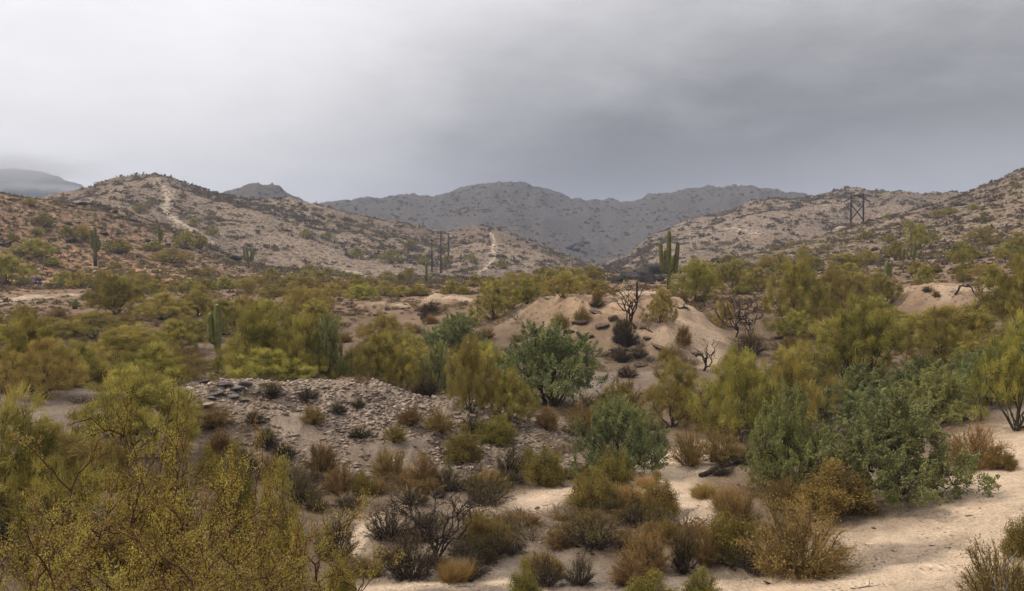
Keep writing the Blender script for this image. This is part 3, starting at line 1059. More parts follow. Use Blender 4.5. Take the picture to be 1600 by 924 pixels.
def stone(seed, flat=0.6, sub=1, jag=0.35, facets=9):
    """an angular stone: a ball cut by random planes"""
    rng = np.random.default_rng(seed)
    import bmesh
    bm = bmesh.new()
    bmesh.ops.create_icosphere(bm, subdivisions=sub + 1, radius=0.5)
    v = np.array([x.co for x in bm.verts])
    f = np.array([[w.index for w in x.verts] for x in bm.faces])
    bm.free()
    for k in range(facets):
        nrm = rng.normal(size=3)
        nrm /= np.linalg.norm(nrm)
        h = rng.uniform(0.22, 0.40)
        dd = v @ nrm - h
        v = v - np.maximum(dd, 0)[:, None] * nrm
    v += rng.normal(size=v.shape) * 0.02 * jag
    v[:, 2] *= flat
    v[:, 0] *= rng.uniform(1.0, 1.5)
    return v, f


PROTO = {}


def proto(kind, variants):
    PROTO[kind] = variants


def as_parts(*rows):
    return [(n, g.mesh(n, m)) for n, g, m in rows]


for kind, bark, leaf, sizes in (('pv', 'pv_bark', 'pv_leaf', [(3.4, 5.0, 0), (3.2, 5.2, 0), (3.6, 4.6, 0), (3.4, 5.0, 0.15), (3.8, 4.8, 0.8)]), ('iw', 'iw_bark', 'iw_leaf', [(3.4, 5.4, 0), (3.4, 5.0, 0), (3.5, 5.0, 0.6)])):
    vs = []
    for s, (h, w, up) in enumerate(sizes):
        tr, cr = tree_parts(100 + s + (0 if kind == 'pv' else 50), h, w, kind, up)
        vs.append((h, w, as_parts(('trunk', tr, M[bark]), ('crown', cr, M[leaf]))))
    proto(kind, vs)
for kind, leaf, dims in (('ol', 'ol_leaf', (1.3, 2.0)), ('br', 'br_leaf', (1.35, 2.1)), ('dk', 'dk_leaf', (1.1, 1.8)), ('lo', 'dk_leaf', (0.7, 1.7))):
    vs = []
    for s in range(3):
        st, fo = shrub_parts(300 + 10 * s + len(kind) + ord(kind[0]), kind)
        vs.append((*dims, as_parts(('stems', st, M['dk_stem']), ('foliage', fo, M[leaf]))))
    proto(kind, vs)
vs = []
for s in range(3):
    st, fo = creosote_parts(500 + s)
    vs.append((2.8, 2.8, as_parts(('stems', st, M['cr_stem']), ('foliage', fo, M['cr_leaf']))))
proto('cr', vs)
proto('gr', [(0.85, 1.2, as_parts(('blades', grass_parts(600 + s), M['gr_leaf']))) for s in range(2)])

KIND_NAME = dict(pv=('palo_verde_tree', 'tree'), iw=('ironwood_tree', 'tree'), ol=('olive_shrub', 'shrub'), br=('dry_shrub', 'shrub'), dk=('twiggy_shrub', 'shrub'),
                 lo=('low_shrub', 'shrub'), cr=('creosote_bush', 'bush'), gr=('grass_clump', 'grass'))
PLACED = []


def put(kind, loc, h, w, label, group=None, variant=None, rng=random):
    """one plant: an Empty at its foot with its parts as children; parts share mesh data with their kind"""
    vs = PROTO[kind]
    H0, W0, parts = vs[variant if variant is not None else rng.randrange(len(vs) - (1 if kind in ('pv', 'iw') else 0))]
    name, cat = KIND_NAME[kind]
    r = empty(name, loc)
    r.rotation_euler = (0, 0, rng.uniform(0, 6.283))
    r.scale = (w / W0, w / W0, h / H0)
    tag(r, label, cat, group)
    if len(parts) == 1:
        link(parts[0][0], parts[0][1], r)
    else:
        for pn, me in parts:
            link(pn, me, r)
    PLACED.append((loc.x, loc.y, w / 2, kind))
    return r


def plant(kind, x0, x1, top, base, label, group=None, d=None, variant=None):
    """place a plant where the photograph shows it: its spread, top and foot in photo pixels, standing on the ground there"""
    cx = (x0 + x1) / 2
    P = on(cx, d) if d else at(cx, base)
    dist = P.y
    w = (x1 - x0) / FPX * dist * (1.12 if kind == 'pv' else 1.2 if kind in ('br', 'ol', 'dk', 'lo') else 1.04)
    ty = ray(cx, top)[1] * math.hypot(P.x, P.y)
    h = float(max(0.25, (ty - P.z) * (1.05 if kind in ('pv', 'iw') else 1.1)))
    return put(kind, P, h, w, label, group, variant)


LANDMARKS = [("the tall saguaro", 1045, 430), ("the power line frame", 1338, 335), ("the three poles", 688, 400), ("the slender saguaro", 149, 395), ("the candelabra saguaro", 389, 408), ("the two hikers", 60, 450), ("the two-stemmed saguaro", 335, 520),
             ("the pale hill trail", 262, 320), ("the small hill's trail", 770, 395), ("the twin cactus", 1386, 425), ("the charred bare tree", 985, 490), ("the bare grey shrub", 1155, 500), ("the pale gravel mound", 1490, 460), ("the smallest dirt mound", 600, 495),
             ("the reddish dirt mound", 700, 480), ("the dark open ironwood", 868, 570), ("the lone grey-green ironwood", 962, 690), ("the broadest ironwood", 1400, 700), ("the tall dark-trunked palo verde", 1340, 545), ("the lime-tipped palo verde", 590, 560), ("the grey rock slabs", 330, 605),
             ("the mound's crown", 520, 625), ("the mound's low end", 760, 665), ("the bare-branched bush", 680, 840), ("the purplish-brown fan shrub", 1008, 860), ("the huge rust-brown shrub", 1245, 840), ("the fallen log", 1130, 735), ("the white sand streak", 850, 775),
             ("the forked-stem creosote", 425, 800), ("the tallest creosote", 240, 680), ("the dead snag", 1490, 900), ("the round hillside palo verde", 1438, 370), ("the black rocks", 1000, 432), ("the saddle of the ridge", 960, 330), ("the ridge's summit", 800, 300),
             ("the flat-topped east ridge", 1130, 305), ("the thin greyish saguaro", 249, 375), ("the wispy hollow palo verde", 195, 650)]


def place_words(label, x, y, z, h=None, hr=None):
    """adds to a label the landmark that the thing stands nearest to, and on which side of it"""
    px, py = project(x, y, z)
    px, py = float(px), float(py)
    name, lx, ly = min(LANDMARKS, key=lambda l: math.hypot(l[1] - px, (l[2] - py) * 1.6))
    dx, dy = px - lx, (py - ly) * 1.6
    if abs(dx) < 14 and abs(dy) < 14:
        rel = "close by"
    elif abs(dx) > abs(dy):
        far = "well " if abs(dx) > 70 else ""
        rel = far + ("right of" if dx > 0 else "left of")
    else:
        far = "well " if abs(dy) > 60 else ""
        rel = far + ("in front of" if dy > 0 else "beyond")
    w = label.split()
    short = " ".join(w[:8]) if len(w) > 8 else label
    for cut in (" in the", " of the", " filling", " scattered", " on the", " among", " dotting", " lying"):
        if cut in label:
            short = label.split(cut)[0]
            break
    if h is not None:
        short = ("tall " if h > hr[0] + 0.6 * (hr[1] - hr[0]) else "squat " if h < hr[0] + 0.35 * (hr[1] - hr[0]) else "") + short
    return short + " " + rel + " " + name




# ------------------------------------------------------------------ plants, read off the photograph one by one: (kind, left, right, top, foot, label[, distance])
G_PV = "palo verde trees of the wash"
G_IW = "ironwood trees of the wash"
G_SH = "shrubs of the sandy flat"
G_CR = "creosote bushes on the near slope"
G_MD = "shrubs on the rocky mound"
PLANTS = [
    # --- ironwoods: blue-green, small-leaved
    ('iw', 1165, 1300, 600, 768, "bluish green ironwood crowding the west side of the broadest ironwood beside the sandy path", G_IW),
    ('iw', 1285, 1512, 612, 782, "broad dome-shaped ironwood with low skirt beside the bend of the sandy path", G_IW),
    ('iw', 888, 1040, 618, 745, "bushy grey-green ironwood standing alone at the white sand patch", G_IW),
    ('iw', 775, 948, 508, 634, "open crowned dark ironwood with visible black trunk below the bare knoll", G_IW, None, 2),
    ('iw', 652, 716, 532, 612, "narrow bluish ironwood tucked between yellow palo verdes behind the rocky mound", G_IW, 50.0),
    ('iw', 648, 768, 490, 566, "soft grey-green tree in the gully between two pale dirt mounds", G_IW),
    ('iw', 1400, 1530, 572, 655, "grey-olive leafy tree behind the broad ironwood dome", G_IW),
    ('iw', 470, 545, 492, 588, "darker green tree joined to the big yellow palo verde above the mound", G_IW, 50.0),
    # --- palo verdes, middle distance
    ('pv', 338, 470, 480, 596, "big yellow-olive palo verde above grey rock slabs and next to two-stemmed saguaro", G_PV, 50.0),
    ('pv', 428, 528, 486, 604, "rounded olive palo verde with dark trunk at the crest of the rocky mound", G_PV, 50.0),
    ('pv', 540, 642, 516, 604, "bright lime-tipped palo verde behind the mound crest", G_PV, 50.0),
    ('pv', 592, 664, 538, 610, "brown-olive palo verde with dark base beside the lime-tipped one", G_PV, 50.0),
    ('pv', 556, 642, 490, 540, "dark olive palo verde under the smallest bare dirt mound", G_PV),
    ('pv', 698, 774, 524, 646, "tall pale palo verde with slim upright trunk behind the mound's low end", G_PV),
    ('pv', 752, 842, 576, 664, "bright yellow-green palo verde at the foot of the dark open ironwood", G_PV),
    ('pv', 1000, 1098, 560, 668, "dense round palo verde in front of the knoll, darkly hollow at one side", G_PV),
    ('pv', 1084, 1215, 545, 690, "wide feathery palo verde in the middle of the wash in front of the knoll", G_PV),
    ('pv', 1180, 1312, 540, 680, "wide feathery palo verde adjoining a tall dark-trunked palo verde", G_PV),
    ('pv', 1280, 1405, 468, 612, "tall dark-trunked palo verde with several black stems showing at its foot", G_PV, None, 4),
    ('pv', 1398, 1532, 472, 582, "brownish palo verde spreading under the pale gravel mound", G_PV),
    ('pv', 1200, 1300, 402, 520, "large brownish-dark palo verde behind dead grey shrub on the plateau", G_PV),
    ('pv', 1262, 1348, 416, 505, "large yellow-olive palo verde grown into a darker brown one on the plateau", G_PV),
    ('pv', 1340, 1408, 424, 486, "brown-olive palo verde at the foot of the short twin cactus", G_PV),
    ('pv', 1530, 1650, 500, 672, "shady palo verde leaning over the far end of the sandy path", G_PV),
    ('pv', 1545, 1655, 395, 515, "yellowish palo verde above the gravel slope at the picture edge", G_PV),
    ('pv', 1050, 1122, 404, 474, "round yellow-brown palo verde directly beside the tall saguaro", G_PV),
    ('pv', 1005, 1056, 450, 504, "fresh green palo verde on top of the knoll beside the dead black tree", G_PV),
    ('pv', 1108, 1150, 470, 512, "small dark olive palo verde at the knoll's shoulder by bare grey shrub", G_PV),
    ('pv', 735, 802, 438, 500, "olive palo verde by the knoll's western foot on the skyline of the wash", G_PV),
    ('pv', 796, 852, 432, 474, "yellow palo verde beyond the knoll's western slope", G_PV),
    ('pv', 850, 908, 429, 464, "round yellow palo verde beyond the knoll, nearer the black rocks", G_PV),
    ('pv', 905, 962, 436, 462, "low olive palo verde tucked against the black rocks", G_PV),
    ('pv', 1120, 1168, 410, 450, "olive palo verde beyond the bare grey shrub", G_PV),
    ('pv', 1160, 1210, 416, 456, "yellow-brown palo verde left of the large brownish-dark one", G_PV),
    ('br', 928, 1012, 586, 652, "brown-olive brush filling the foot of the knoll beside the dark open ironwood", G_SH),
    ('pv', 930, 1000, 600, 664, "low dark palo verde between the dark open ironwood and a dense round one", G_PV),
    # --- left flank
    ('pv', 96, 296, 574, 712, "broad wispy palo verde with dark hollow base behind the creosote", G_PV),
    ('pv', 128, 252, 512, 576, "rounded palo verde over a curved dark branch", G_PV),
    ('pv', 84, 210, 486, 530, "brownish flat-topped palo verde below the hikers' trail", G_PV),
    ('pv', 138, 220, 428, 492, "dense yellow-olive palo verde at the end of the hikers' trail", G_PV),
    ('pv', 236, 318, 496, 550, "olive-brown palo verde with spreading dark branches near the two-stemmed saguaro", G_PV),
    ('pv', -12, 92, 492, 612, "large feathery palo verde cut by the picture edge below the trail", G_PV),
    ('pv', -120, 120, 622, 800, "tall straw-green wispy palo verde nearest on the slope", G_PV, 25.0),
    ('pv', -10, 200, 668, 800, "straw-green wispy palo verde between the creosote and the broad hollow one", G_PV, 27.0),
    ('pv', 252, 320, 606, 668, "low green palo verde beside the pale rock slab", G_PV),
    ('pv', 60, 130, 545, 610, "small feathery palo verde between two larger ones at the picture edge", G_PV),
    ('pv', 205, 300, 455, 500, "wide yellow-green palo verde above the gully of the two-stemmed saguaro", G_PV),
    ('pv', 345, 420, 462, 505, "pale yellow palo verde behind the two-stemmed saguaro", G_PV),
    ('pv', -30, 50, 395, 445, "olive palo verde at the picture edge above the hikers", G_PV),
    ('ol', 318, 402, 706, 792, "straw-green leafy shrub between creosote and mound", G_PV, 24.0),
    ('ol', 380, 480, 735, 880, "green leafy shrub behind the dark-branched creosote", G_PV, 20.0),
    ('ol', 190, 320, 710, 860, "straw-green leafy shrub screened by creosote stems", G_PV, 19.0),
    # --- brown and olive shrubs, sandy flat
    ('br', 1160, 1335, 768, 893, "huge rust-brown rounded shrub on the sand before the ironwoods", G_SH),
    ('ol', 1236, 1372, 724, 806, "yellow-green shrub at the front skirt of the ironwoods", G_SH),
    ('br', 1472, 1578, 655, 728, "rust-brown shrub behind the bend of the sandy path", G_SH),
    ('ol', 1540, 1590, 700, 734, "small green shrub at the inner edge of the sandy path", G_SH),
    ('br', 1495, 1640, 832, 965, "orange-brown shrub at the picture corner next to the dead snag", G_SH),
    ('ol', 1563, 1640, 792, 868, "dark green shrub behind the orange-brown corner shrub", G_SH),
    ('br', 1112, 1190, 752, 842, "reddish-brown shrub beside the huge rust-brown one", G_SH),
    ('ol', 1096, 1180, 780, 868, "thin olive shrub with leaning stems in front of golden grass", G_SH),
    ('br', 1045, 1108, 664, 728, "orange-olive shrub on the far bank of the white sand patch", G_SH),
    ('br', 1092, 1165, 660, 722, "olive-brown shrub under the wide feathery palo verdes", G_SH),
    ('ol', 1000, 1064, 742, 806, "dark green upright shrub between two golden grass clumps", G_SH),
    ('ol', 885, 962, 732, 792, "olive shrub with dark bare feet at the end of the white sand streak", G_SH),
    ('ol', 812, 888, 682, 756, "bluish-olive shrub in front of the rocky mound's low end", G_SH),
    ('br', 830, 880, 632, 672, "orange-brown low shrub under the dark open ironwood", G_SH),
    ('br', 878, 945, 628, 680, "yellow-brown shrub between two ironwoods", G_SH),
    ('ol', 740, 812, 640, 690, "low yellowish shrub at the mound's low end", G_SH),
    ('dk', 878, 974, 796, 856, "dark spreading shrub with pale green tips in the open flat", G_SH),
    ('br', 962, 1050, 812, 896, "purplish-brown fan-shaped shrub standing on the bare flat", G_SH),
    ('dk', 1040, 1094, 806, 896, "tall thin twiggy shrub touching the purplish-brown fan", G_SH),
    ('dk', 824, 882, 862, 916, "dark round shrub with green crown near the lower edge", G_SH),
    ('dk', 880, 935, 858, 914, "dark twiggy shrub leaning away from its round neighbour", G_SH),
    ('dk', 590, 688, 826, 904, "low dark shrub sprawling at the foot of the bare-branched bush", G_SH),
    ('dk', 566, 650, 782, 842, "flat dark twiggy shrub on the sand streak", G_SH),
    ('dk', 488, 566, 792, 876, "thin twiggy shrub at the edge of the creosote", G_SH),
    ('dk', 720, 800, 740, 790, "dark low shrub behind the long sand streak", G_SH),
    ('ol', 715, 780, 790, 848, "thin grey-green shrub beside the bare-branched bush", G_SH),
    ('dk', 740, 800, 820, 872, "dark small shrub with fallen twigs past the bare-branched bush", G_SH),
    ('lo', 628, 672, 766, 788, "small dark tuft on the pale flat before the mound", G_SH),
    ('lo', 672, 700, 762, 778, "tiny round dark shrub before the mound", G_SH),
    ('ol', 508, 560, 870, 945, "twiggy shrub at the lower edge beside the creosote", G_SH),
    ('ol', 965, 1060, 896, 960, "yellow-green shrub cut by the lower edge below the purplish-brown fan", G_SH),
    ('ol', 1058, 1130, 890, 950, "straw-olive shrub cut by the lower edge below the thin twiggy one", G_SH),
    ('ol', 790, 850, 880, 948, "sparse olive shrub at the lower edge by the dark round shrub", G_SH),
    ('br', 1070, 1130, 820, 880, "low reddish shrub in shade of the huge rust-brown shrub", G_SH),
    ('lo', 700, 768, 868, 905, "flat dark brush next to the straw clump", G_SH),
    ('dk', 965, 1020, 780, 822, "brown shrub under the golden grass by the flat", G_SH),
    ('br', 1190, 1262, 742, 796, "orange-tinted shrub in front of the western ironwood", G_SH),
    ('lo', 1150, 1215, 850, 893, "dark low brush at the foot of the huge rust-brown shrub", G_SH),
    ('ol', 930, 990, 700, 760, "dark olive shrub under the lone grey-green ironwood", G_SH),
    # --- between creosote and mound
    ('br', 318, 372, 668, 712, "brown shrub on the mound's near western flank", G_MD),
    ('dk', 348, 410, 690, 742, "dark brush at the mound's near western foot", G_MD),
    ('ol', 300, 352, 700, 752, "olive shrub in the gap behind the tallest creosote", G_MD),
    ('br', 400, 452, 700, 752, "rusty shrub between the creosote and the mound's foot", G_MD),
    ('ol', 352, 402, 730, 790, "yellow-olive shrub screened by the creosote beside the mound", G_MD),
    ('lo', 420, 470, 690, 716, "dark low shrub near the mound's western foot", G_MD),
    ('lo', 380, 420, 640, 662, "low brown shrub high on the mound's western flank", G_MD),
    ('br', 596, 640, 660, 690, "tan shrub half way up the mound's bare face", G_MD),
    ('lo', 540, 584, 664, 684, "flat dark brush half way up the mound's bare face", G_MD),
    # --- row before the mound
    ('br', 474, 534, 678, 742, "brown-olive upright shrub at the near foot of the mound", G_MD),
    ('br', 500, 560, 716, 770, "orange-brown low shrub in front of the mound", G_MD),
    ('br', 572, 644, 686, 758, "rust-olive shrub with dark stems in the row before the mound", G_MD),
    ('br', 632, 690, 696, 760, "olive-brown shrub with dark stems closing the row before the mound", G_MD),
    ('dk', 672, 726, 722, 762, "dark shrub with orange soil around in front of the mound", G_MD),
    ('ol', 546, 584, 738, 772, "small bare-footed shrub with green top before the mound", G_MD),
    ('dk', 440, 500, 742, 785, "dark brushy shrub at the creosote's edge before the mound", G_MD),
    ('ol', 690, 760, 668, 722, "olive shrub growing among pale stones of the mound", G_MD),
    ('dk', 770, 826, 690, 742, "dark twiggy shrub beside pale stones at mound's end", G_MD),
    ('lo', 545, 574, 622, 638, "solitary round dark shrub on the bare crown of the mound", G_MD),
    ('lo', 462, 500, 606, 625, "dark low shrub at the crest of the mound below a palo verde", G_MD),
    ('lo', 512, 544, 628, 646, "flat dark tuft on the mound's bare upper face", G_MD),
    ('lo', 575, 622, 592, 618, "dark brush along the mound crest under lime-tipped palo verde", G_MD, 42.5),
    ('br', 618, 664, 632, 664, "brown tuft on the mound's shoulder", G_MD),
    ('br', 660, 712, 632, 672, "dark brown shrub at the far shoulder of the mound", G_MD),
    ('lo', 716, 760, 645, 675, "dark shrub above the line of pale stones", G_MD),
    ('br', 468, 510, 628, 662, "thin tan shrub on the mound's bare face", G_MD),
    ('br', 506, 586, 588, 612, "yellow-brown low brush along the crest behind the mound", G_MD, 42.5),
    ('br', 312, 366, 630, 668, "tan-brown shrub below the grey rock slabs", G_MD),
    ('dk', 395, 440, 658, 700, "dark shrub half way down the mound's near flank", G_MD),
    ('dk', 400, 450, 590, 622, "brown shrub above the grey rock slabs by the palo verde trunk", G_MD),
    ('br', 252, 304, 548, 586, "reddish-tan shrub below the olive-brown palo verde", G_MD),
    ('lo', 640, 690, 588, 618, "grey brush at the back of the mound crest", G_MD, 42.5),
    # --- knoll and plateau edge
    ('lo', 955, 990, 540, 566, "dark hollow shrub low on the knoll's near face", "shrubs on the knoll"),
    ('lo', 985, 1014, 540, 560, "very dark round shrub on the knoll's near face", "shrubs on the knoll"),
    ('br', 1052, 1084, 500, 540, "tan twiggy shrub on the knoll beside the pale eroded face", "shrubs on the knoll"),
    ('br', 1024, 1062, 536, 566, "brown low shrub at the foot of the knoll", "shrubs on the knoll"),
    ('br', 895, 925, 476, 502, "olive-tan shrub on the knoll's western slope", "shrubs on the knoll"),
    ('lo', 918, 948, 466, 480, "flat dark shrub near the knoll's top", "shrubs on the knoll"),
    ('br', 855, 892, 486, 512, "brown tuft low on the knoll's western slope", "shrubs on the knoll"),
    ('br', 922, 945, 446, 472, "brown upright shrub on the knoll skyline", "shrubs on the knoll"),
    ('lo', 962, 998, 568, 590, "brown brush at the knoll's foot above the palo verdes", "shrubs on the knoll"),
    ('dk', 1140, 1200, 510, 556, "dark olive shrub under the bare grey shrub", "shrubs on the knoll"),
    ('lo', 655, 690, 470, 490, "dark shrub on the reddish side of a dirt mound", "shrubs on the knoll"),
    ('lo', 655, 672, 484, 502, "second darker shrub lower on the reddish dirt mound", "shrubs on the knoll"),
    ('lo', 1440, 1460, 446, 456, "small dark shrub on the pale gravel mound", "shrubs on the knoll"),
    ('br', 1455, 1470, 452, 464, "tiny green-brown shrub on the pale gravel mound", "shrubs on the knoll"),
    ('dk', 1505, 1550, 462, 490, "dark shrub beside the arching dead limb", "shrubs on the knoll"),
    # --- hill trees one can pick out
    ('pv', 1414, 1462, 350, 390, "round dark-based palo verde on the near stony hillside", "palo verdes on the stony hillside"),
    ('pv', 1380, 1418, 376, 404, "yellow-olive palo verde below the round one on the stony hillside", "palo verdes on the stony hillside"),
    ('pv', 1512, 1562, 354, 384, "dark palo verde high on the stony hillside", "palo verdes on the stony hillside"),
    ('pv', 1480, 1524, 378, 408, "brown-olive palo verde in the middle of the stony hillside", "palo verdes on the stony hillside"),
    ('pv', 1568, 1615, 360, 400, "olive palo verde on the stony hillside at the picture edge", "palo verdes on the stony hillside"),
    ('pv', 1342, 1362, 361, 374, "small yellow-green palo verde just below the power line frame", "palo verdes on the stony hillside"),
    ('pv', 1306, 1350, 397, 432, "yellow-olive palo verde below the stony hillside", "palo verdes on the stony hillside"),
    ('pv', 1208, 1232, 395, 418, "small round palo verde at the foot of the hill before the plateau", "palo verdes on the stony hillside"),
    ('pv', 52, 84, 332, 354, "dark olive palo verde high on the rusty hillside", "palo verdes on the rusty hillside"),
    ('pv', 24, 90, 372, 402, "wide olive palo verde low on the rusty hillside", "palo verdes on the rusty hillside"),
    ('pv', 92, 114, 352, 370, "small olive palo verde left of the saguaro on the rusty hillside", "palo verdes on the rusty hillside"),
    ('pv', 112, 150, 352, 376, "olive palo verde just uphill of the saguaro on the rusty hillside", "palo verdes on the rusty hillside"),
    ('pv', 165, 205, 372, 394, "yellow-olive palo verde downhill of the saguaro on the rusty hillside", "palo verdes on the rusty hillside"),
    ('pv', 274, 304, 361, 386, "olive palo verde at the rusty hill's lower crest", "palo verdes on the rusty hillside"),
    ('pv', 302, 324, 364, 388, "second olive palo verde beside the pale trail's end", "palo verdes on the rusty hillside"),
    ('pv', 240, 296, 386, 410, "low broad palo verde at the rusty hill's foot", "palo verdes on the rusty hillside"),
    ('pv', 210, 226, 316, 334, "pale green tree high on the pale hill west of its trail", "palo verdes on the pale hill"),
    ('pv', 294, 312, 340, 354, "yellow-green tree on the pale hill just east of its trail", "palo verdes on the pale hill"),
    ('pv', 322, 342, 350, 368, "yellow-green tree low on the pale hill", "palo verdes on the pale hill"),
    ('pv', 594, 626, 388, 412, "olive tree on the pale hillside west of the three poles", "palo verdes on the pale hill"),
    ('pv', 652, 670, 398, 414, "yellow-green tree just beside the three poles", "palo verdes on the pale hill"),
    ('pv', 690, 706, 398, 418, "green tree between the second and third poles", "palo verdes on the pale hill"),
    ('pv', 725, 748, 396, 410, "dark olive tree east of the three poles", "palo verdes on the pale hill"),
    ('pv', 774, 794, 404, 420, "dark olive tree at the foot of the small hill trail", "palo verdes on the pale hill"),
    ('pv', 546, 570, 386, 404, "olive tree on the pale hillside above the short trail", "palo verdes on the pale hill"),
    ('pv', 630, 652, 374, 388, "olive tree high on the pale hillside near the poles", "palo verdes on the pale hill"),
    ('pv', 502, 522, 362, 376, "yellow tree high on the pale hillside", "palo verdes on the pale hill"),
    ('pv', 470, 490, 356, 372, "dark tree high on the pale hillside", "palo verdes on the pale hill"),
]
for row in PLANTS:
    kind, x0, x1, top, base, label, grp = row[:7]
    if 'picture edge' in label or 'picture corner' in label:
        label = label.replace('at the picture edge', 'at the far end of the row').replace('cut by the picture edge', 'at the outer edge of the slope').replace('at the picture corner', 'at the outermost corner of the sand')
    plant(kind, x0, x1, top, base, label, grp, d=row[7] if len(row) > 7 else None, variant=row[8] if len(row) > 8 else None)

for px, d, top, wd, label in (
        (25, 7.6, 748, 2.5, "yellow-green creosote bush at the outermost corner of the near slope"),
        (100, 8.8, 722, 2.4, "yellow creosote bush with a thick dark leaning branch"),
        (175, 7.6, 782, 2.4, "creosote bush with reddish-brown sprays in the middle of the near thicket"),
        (238, 10.0, 618, 1.9, "tallest creosote bush with a thin spire of bright leaves"),
        (318, 9.0, 700, 2.4, "creosote bush whose arching dark stems show against the ground"),
        (425, 10.5, 700, 1.7, "upright creosote bush with forked dark stems next to the open flat"),
        (462, 9.0, 838, 1.4, "low bright creosote bush bordering the open flat"),
        (260, 6.6, 850, 2.2, "golden creosote bush nearest the camera under arching stems"),
        (120, 6.2, 842, 2.2, "rusty-gold creosote bush nearest the camera on the slope"),
        (390, 7.4, 862, 2.0, "bright green creosote bush below the forked dark stems"),
        (10, 6.0, 850, 1.8, "dense brown-gold creosote bush low on the slope's outer corner")):
    P = on(px, d)
    ty = ray(px, top)[1] * d
    put('cr', P, float(ty - P.z), wd, label, G_CR)

for x0, x1, top, base, label in (
        (1086, 1122, 744, 778, "orange-gold grass clump by the dark fallen log"),
        (1108, 1170, 746, 798, "wide golden grass clump in front of the dark fallen log"),
        (952, 1008, 746, 788, "golden grass clump beside the dark green upright shrub"),
        (1168, 1200, 732, 768, "golden grass clump against the western ironwood"),
        (676, 738, 862, 910, "pale straw clump at the foot of the bare-branched bush"),
        (990, 1030, 738, 762, "faded golden clump on the white sand patch's edge"),
        (860, 900, 800, 812, "flat straw tuft on the open flat")):
    plant('gr', x0, x1, top, base, label, "dry grass clumps")


# ------------------------------------------------------------------ saguaros
def ribbed(pts, rad, ribs=14, depth=0.16):
    """fluted cactus column with a rounded tip"""
    pts = np.asarray(pts, float)
    rad = np.asarray(rad, float)
    d = pts[-1] - pts[-2]
    d /= np.linalg.norm(d)
    ext = [pts[-1] + d * rad[-1] * h for h in (0.45, 0.8, 0.97)]
    pts = np.concatenate([pts, ext])
    rad = np.concatenate([rad, rad[-1] * np.array([0.88, 0.58, 0.18])])
    n = len(pts)
    t = np.gradient(pts, axis=0)
    t /= np.linalg.norm(t, axis=1, keepdims=True)
    a = np.cross(t, np.array([0.12, 1.0, 0.07]))
    a /= np.linalg.norm(a, axis=1, keepdims=True)
    b = np.cross(t, a)
    S = ribs * 2
    th = np.arange(S) * 2 * math.pi / S
    k = np.where(np.arange(S) % 2 == 0, 1.0, 1.0 - depth)
    v = (pts[:, None] + (rad[:, None] * k)[..., None] * (np.cos(th)[None, :, None] * a[:, None] + np.sin(th)[None, :, None] * b[:, None])).reshape(-1, 3)
    f = []
    for i in range(n - 1):
        for s in range(S):
            p, q = i * S + s, i * S + (s + 1) % S
            f += [(p, q, q + S), (p, q + S, p + S)]
    e = (n - 1) * S
    f += [(e, e + s, e + s + 1) for s in range(1, S - 1)]
    g = Geo()
    g.add(v, f)
    return g


def saguaro(px, base, top, label, arms=(), rad=0.21, d=None, bare=0.0, group="saguaro cacti", lean=0.0):
    """arms: (height it leaves the trunk, height of its tip, sideways reach, turn about the trunk), as fractions of the height; trunk and each arm are parts"""
    P = on(px, d) if d else at(px, base)
    h = float(ray(px, top)[1] * math.hypot(P.x, P.y) - P.z)
    r = empty('saguaro_cactus', P)
    tag(r, label, 'cactus', group)
    n = 12
    zz = np.linspace(-0.02, 1, n) * h
    rr = rad * np.interp(np.linspace(0, 1, n), [0, 0.15, 0.5, 0.9, 1], [0.72, 0.78, 1.0, 0.92, 0.72])
    tr = ribbed(np.stack([lean * zz + 0.02 * np.sin(zz), 0 * zz, zz], axis=-1), rr)
    link('trunk', tr.mesh('saguaro_trunk', M['cactus']), r)
    c = Geo()
    c.tube([(lean * h, 0, h + rad * 0.5), (lean * h, 0, h + rad * 0.74)], (rad * 0.5, rad * 0.2), 8)
    link('tip', c.mesh('saguaro_tip', M['cactus_tip']), r)
    if bare:
        g = Geo()
        g.tube([(0, 0, -0.1), (0.0, 0, bare * h * 0.5), (0, 0, bare * h)], (rad * 0.80, rad * 0.84, rad * 0.80), 9)
        link('bark', g.mesh('saguaro_bark', M['char']), r)
    for z0, z1, reach, turn in arms:
        ca, sa = math.cos(turn), math.sin(turn)
        q = [(0, z0), (0.45, z0 - 0.005), (0.85, z0 + 0.03), (1.0, z0 + 0.10)] + [(1.0 + 0.06 * k, z0 + 0.10 + (z1 - z0 - 0.10) * k / 4) for k in range(1, 5)]
        pts = [(ca * u * reach * h, sa * u * reach * h, z * h) for u, z in q]
        ar = rad * np.array([0.62, 0.68, 0.8, 0.88, 0.9, 0.9, 0.86, 0.7])
        arm = ribbed(pts, ar, 12)
        ao = link('arm', arm.mesh('saguaro_arm', M['cactus']), r)
        tp = np.array(pts[-1])
        c = Geo()
        c.tube([tp + (0, 0, ar[-1] * 0.5), tp + (0, 0, ar[-1] * 1.1)], (ar[-1] * 0.6, ar[-1] * 0.25), 8)
        link('tip', c.mesh('saguaro_tip', M['cactus_tip']), ao)
    return r


